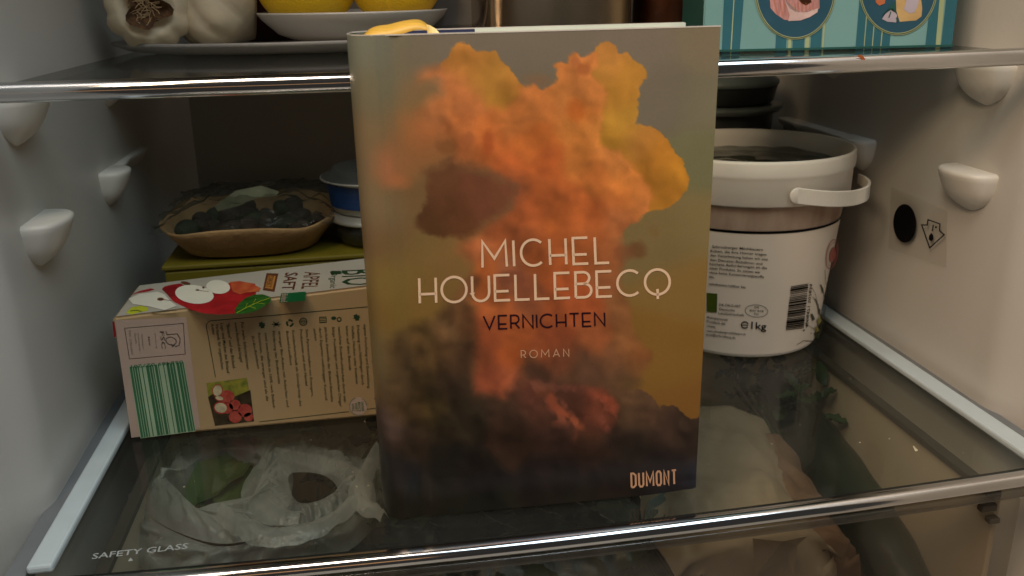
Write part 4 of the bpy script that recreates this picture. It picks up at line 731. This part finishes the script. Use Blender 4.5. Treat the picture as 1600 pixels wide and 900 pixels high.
M['boxgrey'] = mat('grey_plastic', (120, 120, 118), .45); M['tin'] = mat('brushed_tin', (196, 168, 138), .2, .95, var=.25, vscale=16, bump=.1, bscale=40, stretch=(1, 1, .2)); M['jarbrown'] = mat('brown_preserve', (84, 46, 26), .35, var=.3, vscale=40); M['jarred'] = mat('dark_red_preserve', (60, 18, 22), .35, var=.2, vscale=40)
gb = thing('storage_box', 'grey plastic storage box behind the lemon bowl', 'box', (.205, .30, ZU)); box('box_body', (.180, .268, ZU+.0006), (.2235, .345, ZU+.010), M['boxgrey'], gb, .002); box('box_lid', (.178, .266, ZU+.0102), (.2255, .347, ZU+.034), M['boxgrey'], gb, .003)
tn = thing('metal_tin', 'square steel tin with rounded corners behind the top of the book', 'tin', (.27, .25, ZU))
a_ = superell(.268, .255, .0480, .0480, ZU+.0006, 96, 7.)
P = np.stack([superell(.268, .255, .0001, .0001, ZU+.0006, 96, 7.), superell(.268, .255, .0465, .0465, ZU+.0006, 96, 7.), superell(.268, .255, .0480, .0480, ZU+.003, 96, 7.), superell(.268, .255, .0480, .0480, ZU+.070, 96, 7.), superell(.268, .255, .0490, .0490, ZU+.071, 96, 7.), superell(.268, .255, .0001, .0001, ZU+.0712, 96, 7.)], 1); V, f = grid(P, True); obj('tin_body', V, f, M['tin'], tn, True)
jr = thing('preserve_jar', 'dark brown jar between the steel tin and the teal box', 'jar', (.345, .27, ZU)); lathe('jar_body', [(0, ZU+.0006), (.017, ZU+.0006), (.0195, ZU+.003), (.0195, ZU+.06), (.016, ZU+.066), (0, ZU+.066)], (.349, .262, 0), M['jarbrown'], jr, 40); lathe('jar_cap', [(.0165, ZU+.0665), (.0175, ZU+.0668), (.0175, ZU+.078), (0, ZU+.079)], (.349, .262, 0), M['darklid'], jr, 40)
jr = thing('preserve_jar', 'dark red jar in the shade behind the second garlic bulb', 'jar', (.085, .335, ZU)); lathe('jar_body', [(0, ZU+.0006), (.019, ZU+.0006), (.022, ZU+.003), (.022, ZU+.06), (.018, ZU+.066), (0, ZU+.066)], (.083, .342, 0), M['jarred'], jr, 40); lathe('jar_cap', [(.0185, ZU+.0665), (.0195, ZU+.0668), (.0195, ZU+.078), (0, ZU+.079)], (.083, .342, 0), M['darklid'], jr, 40)

# teal striped box
TA = math.radians(-8.2); te = np.array([math.cos(TA), math.sin(TA), 0]); tn_ = np.array([-math.sin(TA), math.cos(TA), 0]); T0 = np.array([.3262, .1246, ZU+.0004]); TW = .1335
tb = thing('striped_gift_box', 'teal striped gift box with oval pictures standing on the upper shelf', 'box', tuple(T0))
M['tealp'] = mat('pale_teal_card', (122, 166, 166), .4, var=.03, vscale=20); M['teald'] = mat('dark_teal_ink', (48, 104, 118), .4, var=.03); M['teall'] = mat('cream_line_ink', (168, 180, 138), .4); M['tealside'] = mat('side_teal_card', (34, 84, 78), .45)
M['ovalb'] = mat('oval_blue_ink', (44, 84, 104), .4, var=.04); M['pinkp'] = mat('pink_print', (196, 142, 138), .45, var=.16, vscale=240, stretch=(3, 1, .4)); M['pinkl'] = mat('pale_pink_print', (214, 184, 180), .45, var=.08, vscale=100); M['yelp'] = mat('yellow_print', (206, 172, 116), .45, var=.08, vscale=90); M['lilac'] = mat('lilac_print', (178, 168, 180), .45, var=.08); M['orp'] = mat('orange_print', (196, 112, 72), .45); M['ovr'] = mat('oval_ring_ink', (84, 88, 56), .4)
def tl3(x, y, z): return T0+te*x+tn_*y+np.array((0, 0, z))
P8 = [tl3(*p) for p in [(0, 0, 0), (TW, 0, 0), (TW, .055, 0), (0, .055, 0), (0, 0, .11), (TW, 0, .11), (TW, .055, .11), (0, .055, .11)]]
bm = bmesh.new(); vs_ = [bm.verts.new(p) for p in P8]
for g in [(3, 2, 1, 0), (4, 5, 6, 7), (0, 1, 5, 4), (1, 2, 6, 5), (2, 3, 7, 6), (3, 0, 4, 7)]: bm.faces.new([vs_[i] for i in g])
bmesh.ops.bevel(bm, geom=bm.edges[:], offset=.0007, segments=2, affect='EDGES'); bmobj('box_body', bm, M['tealp'], tb)
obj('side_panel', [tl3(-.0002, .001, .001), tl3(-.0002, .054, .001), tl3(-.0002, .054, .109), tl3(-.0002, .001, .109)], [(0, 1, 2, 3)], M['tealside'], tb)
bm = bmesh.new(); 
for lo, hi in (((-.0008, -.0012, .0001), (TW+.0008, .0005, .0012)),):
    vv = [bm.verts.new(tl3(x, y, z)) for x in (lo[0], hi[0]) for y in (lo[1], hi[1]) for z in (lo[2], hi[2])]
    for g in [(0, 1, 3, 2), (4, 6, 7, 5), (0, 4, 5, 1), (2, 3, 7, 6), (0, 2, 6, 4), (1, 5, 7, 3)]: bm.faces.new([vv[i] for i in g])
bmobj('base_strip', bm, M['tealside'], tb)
mp_t = lambda q, off: on_general(q, T0-tn_*(.0002+off), tn_)
G1 = lambda pts: [(1100+a/3.81, b/3.81) for a, b in pts]
def stripe(xb0, xb1, xt0, xt1):  # bottom and top x (zoomed units), extended upward along the box
    def at_(x0_, x1_, y): t = (320-y)/320; return x0_+(x1_-x0_)*t
    return poly2d(G1([(xb0, 332), (xb1, 332), (at_(xb1, xt1, -420), -420), (at_(xb0, xt0, -420), -420)]))
lay('dark_stripes', [stripe(105, 210, 118, 235), stripe(422, 487, 440, 500), stripe(524, 592, 540, 610), stripe(630, 692, 650, 715), stripe(898, 946, 925, 972), stripe(952, 1098, 980, 1130), stripe(1310, 1372, 1348, 1400), stripe(1404, 1468, 1440, 1508)], mp_t, M['teald'], tb)
lay('cream_lines', [stripe(155, 162, 175, 181), stripe(498, 516, 512, 528), stripe(598, 622, 616, 640), stripe(698, 708, 720, 731), stripe(946, 951, 972, 977), stripe(994, 1000, 1022, 1028), stripe(1044, 1050, 1075, 1081), stripe(1374, 1400, 1402, 1432)], mp_t, M['teall'], tb, .0001)
G2 = lambda pts: [(1170+a/4.706, b/4.706) for a, b in pts]
o1 = [(cx, cy, rx, ry, ro) for cx, cy, rx, ry, ro in [(342, -70, 290, 352, .03), (1100, -90, 282, 340, .05)]]
lay('oval_field', [fan2d(G2(ell(*p[:4], p[4], 60))) for p in o1], mp_t, M['ovalb'], tb, .0002)
lay('oval_ring', [stroke2d(G2(ell(*p[:4], p[4], 60)), 3.4, True) for p in o1], mp_t, M['teall'], tb, .0003)
lay('oval_ring_line', [stroke2d(G2(ell(*p[:4], p[4], 60)), 1.4, True) for p in o1], mp_t, M['ovr'], tb, .0004)
lay('pink_cloth_print', [fan2d(G2([(145, -120), (520, -120), (520, 60), (480, 90), (430, 110), (330, 80), (300, 150), (260, 145), (200, 105), (160, 60)]))], mp_t, M['pinkp'], tb, .0003)
lay('pale_cloth_print', [fan2d(G2([(265, 0), (300, 60), (340, 85), (430, 90), (510, 60), (505, 90), (450, 125), (380, 150), (290, 155), (300, 110)]))], mp_t, M['pinkl'], tb, .0004)
lay('pink_fold_lines', [stroke2d(G2([(a, -40), (b_, 40), (c_, 110)]), .7) for a, b_, c_ in [(180, 195, 215), (215, 235, 250), (250, 262, 275)]]+[stroke2d(G2([(a, 20), (a+3, 75)]), .6) for a in (340, 365, 390, 420, 450, 476)], mp_t, M['orp'], tb, .0006)
lay('hand_print', [fan2d(G2([(350, -30), (450, -30), (462, 15), (420, 38), (385, 20)]))], mp_t, M['jarbrown'], tb, .0005)
lay('yellow_cloth_print', [fan2d(G2([(1080, -60), (1260, -60), (1275, 60), (1270, 120), (1230, 150), (1110, 160), (1085, 80)]))], mp_t, M['yelp'], tb, .0003)
lay('lilac_cloth_print', [fan2d(G2([(1170, -40), (1255, -40), (1245, 40), (1220, 90), (1180, 100), (1140, 70)])), fan2d(G2([(980, 140), (1020, 75), (1060, 65), (1090, 110), (1085, 165), (1020, 160)]))], mp_t, M['lilac'], tb, .0004)
lay('dark_fold_print', [fan2d(G2([(975, 120), (1075, 10), (1085, 95), (1060, 60), (1020, 70)])), stroke2d(G2([(1045, 85), (1030, 130)]), 1.6), stroke2d(G2([(1085, 130), (1095, 163)]), 1.8)], mp_t, M['tealside'], tb, .0006)
lay('orange_print', [fan2d(G2([(930, -10), (1005, -10), (1000, 25), (960, 42), (935, 20)]))], mp_t, M['orp'], tb, .0004)

# ------------------------------------------------------------------ crisper drawer and what lies in it
dr = thing('crisper_drawer', 'clear plastic drawer under the lower glass shelf', 'drawer', (.233, .15, -.18))
def slab(name, pts, th, material, parent):
    V = [np.array(p, float) for p in pts]; n_ = np.cross(V[1]-V[0], V[2]-V[0]); n_ /= np.linalg.norm(n_); V2 = V+[v+n_*th for v in V]; k = len(V)
    f = [tuple(range(k)), tuple(range(2*k-1, k-1, -1))]+[(i, i+k, (i+1) % k+k, (i+1) % k) for i in range(k)]; return obj(name, V2, f, material, parent)
M['drawersolid'] = mat('drawer_side_plastic', (206, 190, 166), .4, var=.04, vscale=10)
box('front_panel', (.004, .0075, -.175), (.464, .0100, -.020), M['drawerp'], dr, .0008)
box('side_panel', (.452, .0105, -.175), (.455, .330, -.020), M['drawersolid'], dr, .0008)
box('side_panel', (.010, .0105, -.175), (.013, .330, -.020), M['drawersolid'], dr, .0008)
box('floor_panel', (.013, .0105, -.178), (.452, .330, -.175), M['drawersolid'], dr, .0008)
box('back_panel', (.013, .327, -.175), (.452, .330, -.030), M['drawersolid'], dr, .0008)
M['drawerdark'] = mat('rim_dark_plastic', (70, 64, 54), .5)  # dark plastic of the drawer rims and clips
box('rim', (.4495, .012, -.0215), (.4560, .325, -.0175), M['drawerdark'], dr, .0006); box('rim', (.0090, .012, -.0215), (.0155, .325, -.0175), M['drawerdark'], dr, .0006)
box('clip', (.4385, .0030, -.0225), (.4470, .0072, -.0185), M['drawerdark'], dr, .0005); box('clip', (.4440, .0030, -.0300), (.4500, .0072, -.0270), M['drawerdark'], dr, .0005)

# crumpled paper bag
M['paper'] = mat('brown_paper', (152, 132, 106), .75, var=.06, vscale=14, bump=.35, bscale=40); M['paperd'] = mat('brown_paper_side', (118, 88, 64), .75, var=.08, vscale=14, bump=.35, bscale=40)
pb = thing('paper_bag', 'folded brown paper bag in the drawer at the right of the book', 'paper bag', (.36, .09, -.175))
def crumple(P, amp, sc, seed):
    Q_ = P.copy()
    for i in range(P.shape[0]):
        for j in range(P.shape[1]):
            p = P[i, j]*sc; v = Vector(p)+Vector((seed, seed*.7, 0)); c_, d_ = mnoise.voronoi(v)[0][:2] if False else (0, 0)
            Q_[i, j] += np.array((mnoise.noise(v), mnoise.noise(v+Vector((9, 0, 0))), mnoise.noise(v+Vector((0, 9, 0)))))*amp+np.array((0, -.4, 1))*amp*(1.5*abs(mnoise.noise(v*1.3))+.8*abs(mnoise.noise(v*3.1)))
    return Q_
xs = np.linspace(.290, .384, 40); ss = np.linspace(0, 1, 60); P = np.zeros((40, 60, 3))
for i, x in enumerate(xs):
    for j, s_ in enumerate(ss):
        if s_ < .35: t = s_/.35; y, z = .028+.004*t, -.17+.125*t
        else: t = (s_-.35)/.65; y, z = .032+.155*t, -.045+.018*math.sin(min(1, t*1.2)*math.pi*.5)-.07*max(0, t-.75)**1.3*4
        e = (i/39-.5)*2; z -= .022*abs(e)**3*(s_ > .3); y_ = y+.012*abs(e)**4*(s_ < .35)
        P[i, j] = (x+.010*(y-.03)*3+.004*math.sin(s_*9), y_, z)
V, f = grid(crumple(P, .0045, 32, 1)); obj('bag_front', V, f, M['paper'], pb, True)
P = np.zeros((14, 60, 3))
for i, u_ in enumerate(np.linspace(0, 1, 14)):
    for j, s_ in enumerate(ss):
        if s_ < .35: t = s_/.35; y, z = .034+.004*t, -.17+.120*t
        else: t = (s_-.35)/.65; y, z = .038+.125*t, -.050+.012*math.sin(min(1, t*1.2)*math.pi*.5)-.07*max(0, t-.75)**1.3*4
        P[i, j] = (.374+.028*u_+.010*(y-.03)*3+.004*math.sin(s_*9), y+.010*u_, z-.018*u_**2*(s_ > .3)-.004)
V, f = grid(crumple(P, .004, 36, 5)); obj('bag_gusset', V, f, M['paperd'], pb, True)
fd = []
FP = {'a': (1176, 841, 0), 'b': (1222, 837, .0005), 'c': (1262, 838, 0), 'k': (1223, 846, -.0035), 'l': (1180, 899, 0), 'm': (1229, 868, .001), 'n': (1246, 852, -.001), 'o': (1240, 899, 0)}
for tri in ('abk', 'bck', 'akl', 'kml', 'kcn', 'knm', 'mno'):
    q = [on_plane([FP[t][:2]], 1, .0225+FP[t][2])[0] for t in tri]; fd.append((q, [(0, 1, 2)]))
V, f = join(fd); obj('folded_tab', V, f, M['paper'], pb)
# green bottle-dark bunch of herbs beside it
M['herb'] = mat('herb_leaf', (34, 60, 22), .5, var=.3, vscale=90); M['herbd'] = mat('herb_leaf_dark', (24, 44, 20), .5, var=.3, vscale=60)
M['herbd'] = mat('cucumber_skin', (20, 38, 18), .35, var=.3, vscale=20, bump=.2, bscale=120)
hb_ = thing('cucumber', 'dark green cucumber in the drawer beside the paper bag', 'cucumber', (.41, .1, -.10))
rs = np.random.RandomState(4)
lathe('skin', [(.0205*math.sin(math.pi*t)**.28*(1+.02*math.sin(t*40)), -.105+.21*t) for t in np.linspace(.0001, .9999, 50)], (.430, .124, -.072), M['herbd'], hb_, 40, axis=(.0, .97, .22))
def leaf(c, d, L, Wd, curl, n=7, up=(0, 0, 1)):
    d = np.array(d, float); d /= np.linalg.norm(d); sdx = np.cross(d, up); sdx /= (np.linalg.norm(sdx)+1e-9); nn = np.cross(sdx, d); P = np.zeros((n, 5, 3))
    for i, t in enumerate(np.linspace(0, 1, n)):
        wv = Wd*math.sin(math.pi*min(.98, t*.93+.05))**.7
        for j, s_ in enumerate((-1, -.5, 0, .5, 1)): P[i, j] = np.array(c)+d*L*t+sdx*wv*s_+nn*(curl*math.sin(t*2.6)*L*.3+abs(s_)**1.5*wv*.35+.0012*math.sin(t*17+j*2))
    return grid(P)
hh_ = thing('herb_bunch', 'bunch of small green herbs at the back of the drawer', 'herbs', (.415, .21, -.06)); ps = []
for k in range(70):
    c_ = (.424+rs.uniform(-.02, .022), .205+rs.uniform(-.05, .045), -.045+rs.uniform(-.03, .018)); ps.append(leaf(c_, (rs.uniform(-1, 1), rs.uniform(-1, .6), rs.uniform(-.3, 1)), rs.uniform(.008, .017), rs.uniform(.003, .006), rs.uniform(-.5, .8)))
V, f = join(ps); o = obj('leaves', V, f, M['herb'], hh_, True); o['kind'] = 'stuff'
for k in range(5):
    V, f = tube([(.408+.004*k-.008, .13, -.07), (.409+.004*k-.008, .17, -.055), (.408+.006*k-.012, .21, -.045)], .0012, 6); obj('stem', V, f, M['herb'], hh_, True)
# dark bag of salad in the middle and whiter carrier bag at the left
M['bagp'] = glassmat('carrier_bag_film', (.86, .87, .84), .30, haze=.36, hazecol=(.84, .84, .80), hscale=26, bump=.22)
M['bagc'] = glassmat('salad_bag_film', (.86, .88, .84), .38, haze=.06, hazecol=(.32, .34, .28), hscale=30)
M['salad'] = mat('salad_leaf', (48, 68, 24), .5, var=.25, vscale=40, col2=(72, 92, 40))
M['salad2'] = mat('salad_leaf_dark', (36, 52, 28), .5, var=.25, vscale=30)
sb = thing('salad_bag', 'clear bag of dark salad leaves in the drawer below the book', 'salad bag', (.22, .12, -.175)); ps = []
for k in range(420):
    c_ = (rs.uniform(.10, .29), rs.uniform(.02, .22), rs.uniform(-.13, -.055)); ps.append(leaf(c_, (rs.uniform(-1, 1), rs.uniform(-1, 1), rs.uniform(-.4, .6)), rs.uniform(.02, .045), rs.uniform(.007, .015), rs.uniform(-.7, .8)))
V, f = join(ps); o = obj('salad_leaves', V, f, M['salad2'], sb, True); o['kind'] = 'stuff'
n1_, n2_ = 90, 80; P = np.zeros((n1_, n2_, 3))
for i, u_ in enumerate(np.linspace(-1, 1, n1_)):
    for j, v_ in enumerate(np.linspace(-1, 1, n2_)):
        e = max(abs(u_), abs(v_))**4; X = .20+u_*.105; Y = .125+v_*.113; vv = Vector((X*22, Y*22, 3))
        P[i, j] = (X, Y, -.038-.05*e+.009*mnoise.noise(vv)-.010*abs(mnoise.noise(Vector((X*60+Y*40, Y*18, 1))))+.004*abs(mnoise.noise(vv*4)))
V, f = grid(P); obj('film', V, f, M['bagc'], sb, True)
cb = thing('carrier_bag', 'thin white plastic bag with open handles and green leaves under the safety glass', 'plastic bag', (.08, .08, -.175))
pz = lambda q, z: on_plane([q], 2, z)[0]
def loop(pts, z, k=10):
    pts = pts+[pts[0]]; ex = [pts[-2]]+pts+[pts[1]]; out = []
    E_ = [pz(q[:2], z+(q[2] if len(q) > 2 else 0)) for q in ex]
    for i in range(1, len(E_)-2):
        for j in range(k):
            t = j/k; p0, p1, p2, p3 = E_[i-1:i+3]; out.append(.5*((2*p1)+(-p0+p2)*t+(2*p0-5*p1+4*p2-p3)*t*t+(-p0+3*p1-3*p2+p3)*t**3))
    out = np.array(out); t = np.linspace(0, len(out), 140, endpoint=False); i = t.astype(int); f_ = (t-i)[:, None]; return out[i]*(1-f_)+out[(i+1) % len(out)]*f_
def bagsheet(name, la, lb, rows, seed, amp=.0035, sag=0., power=1.0):
    m_ = len(la); P = np.zeros((m_, rows, 3))
    for i in range(m_):
        for j in range(rows):
            t = (j/(rows-1))**power; p = la[i]*(1-t)+lb[i]*t; p[2] += sag*math.sin(math.pi*t); ang = 2*math.pi*i/m_
            v = Vector((math.cos(ang)*3.2+seed, math.sin(ang)*3.2, t*1.2)); fold = abs(mnoise.noise(v*1.6))*1.5-.5+.9*abs(mnoise.noise(Vector((math.cos(ang)*7+seed, math.sin(ang)*7, t*2.5))))+.5*abs(mnoise.noise(Vector((p[0]*160, p[1]*160, seed))))
            env = math.sin(math.pi*min(1, t*1.02+.001))**.7; rad = p-(la.mean(0)); rad[2] = 0; rad /= (np.linalg.norm(rad)+1e-9)
            P[i, j] = p+rad*fold*amp*env*1.3+np.array((0, 0, fold*amp*env))
    V, f = grid(P, True); return obj(name, V, f, M['bagp'], cb, True)
opening = [(258, 742, -.004), (290, 732), (325, 708, .002), (370, 700, .003), (412, 716, .004), (408, 745, .002), (385, 785, .004), (340, 785), (300, 795, -.002), (282, 770, -.003)]
outer = [(228, 800), (258, 748), (290, 706), (360, 684), (450, 690), (520, 720), (560, 745), (520, 820), (420, 840), (330, 852)]
skirt = [(214, 880), (222, 800), (262, 716), (360, 668), (470, 672), (560, 700), (620, 740), (560, 850), (430, 892), (300, 905)]
mouth = [(228, 800), (258, 748), (290, 706), (360, 684), (430, 694), (456, 735), (452, 785), (425, 832), (330, 848)]
A_ = loop(opening, -.022); B_ = loop(mouth, -.032); O_ = loop(outer, -.034); C_ = loop(skirt, -.050)
bagsheet('bag_mouth', A_, B_, 14, 2, .0032, .004)
bagsheet('bag_side', O_, C_, 18, 6, .0060, .004)
inner = A_.copy(); cen = A_.mean(0); inner = cen+(A_-cen)*.9; inner[:, 2] = A_[:, 2]-.018; bagsheet('bag_inside', A_, inner, 10, 9, .002)
h1_ = loop([(452, 742), (480, 738, .002), (510, 745), (527, 765), (500, 782), (470, 786), (455, 770)], -.024, 10); h2_ = loop([(405, 712, -.002), (470, 694, .002), (540, 716, .002), (560, 760), (530, 815), (470, 838), (410, 800)], -.030, 10)
bagsheet('handle_loop', h1_, h2_, 12, 12, .0036, .006)
for pts, wd_, sd_ in [([(412, 716), (400, 750), (420, 790), (470, 800)], .009, 1), ([(345, 785), (370, 805), (420, 826), (500, 812), (560, 770)], .008, 3), ([(430, 700), (500, 712), (560, 740), (575, 790)], .007, 5), ([(590, 690), (560, 760), (600, 800)], .006, 7)]:
    path = smooth_path([pz(q, -.019) for q in pts], 10); P = []
    for i, p in enumerate(path):
        t = np.array(path[min(i+1, len(path)-1)])-np.array(path[max(i-1, 0)]); t /= np.linalg.norm(t); s_ = np.cross(t, (0, 0, 1)); e = wd_*(.35+.65*math.sin(math.pi*(i+1)/(len(path)+1)))
        P.append([p+s_*e*u_+np.array((0, 0, -.005*abs(u_)**1.5+.003*mnoise.noise(Vector((i*.3, u_*2+sd_, 0)))-.001*i*.0)) for u_ in (-1, -.6, -.2, .2, .6, 1)])
    V, f = grid(np.array(P)); obj('bag_fold', V, f, M['bagp'], cb, True)
lf = thing('leafy_greens', 'green leaves showing through the mouth of the white plastic bag', 'leafy greens', (.06, .08, -.1))
for a, b_, wv, cu in [((300, 790), (395, 722), .016, .3), ((325, 800), (372, 712), .013, -.2), ((345, 795), (408, 735), .014, .4), ((310, 770), (360, 705), .012, .2), ]:
    A1_, B1_ = pz(a, -.034), pz(b_, -.030); d_ = B1_-A1_; V, f = leaf(A1_, d_, np.linalg.norm(d_), wv, cu, 12); obj('leaf', V, f, M['salad'], lf, True)
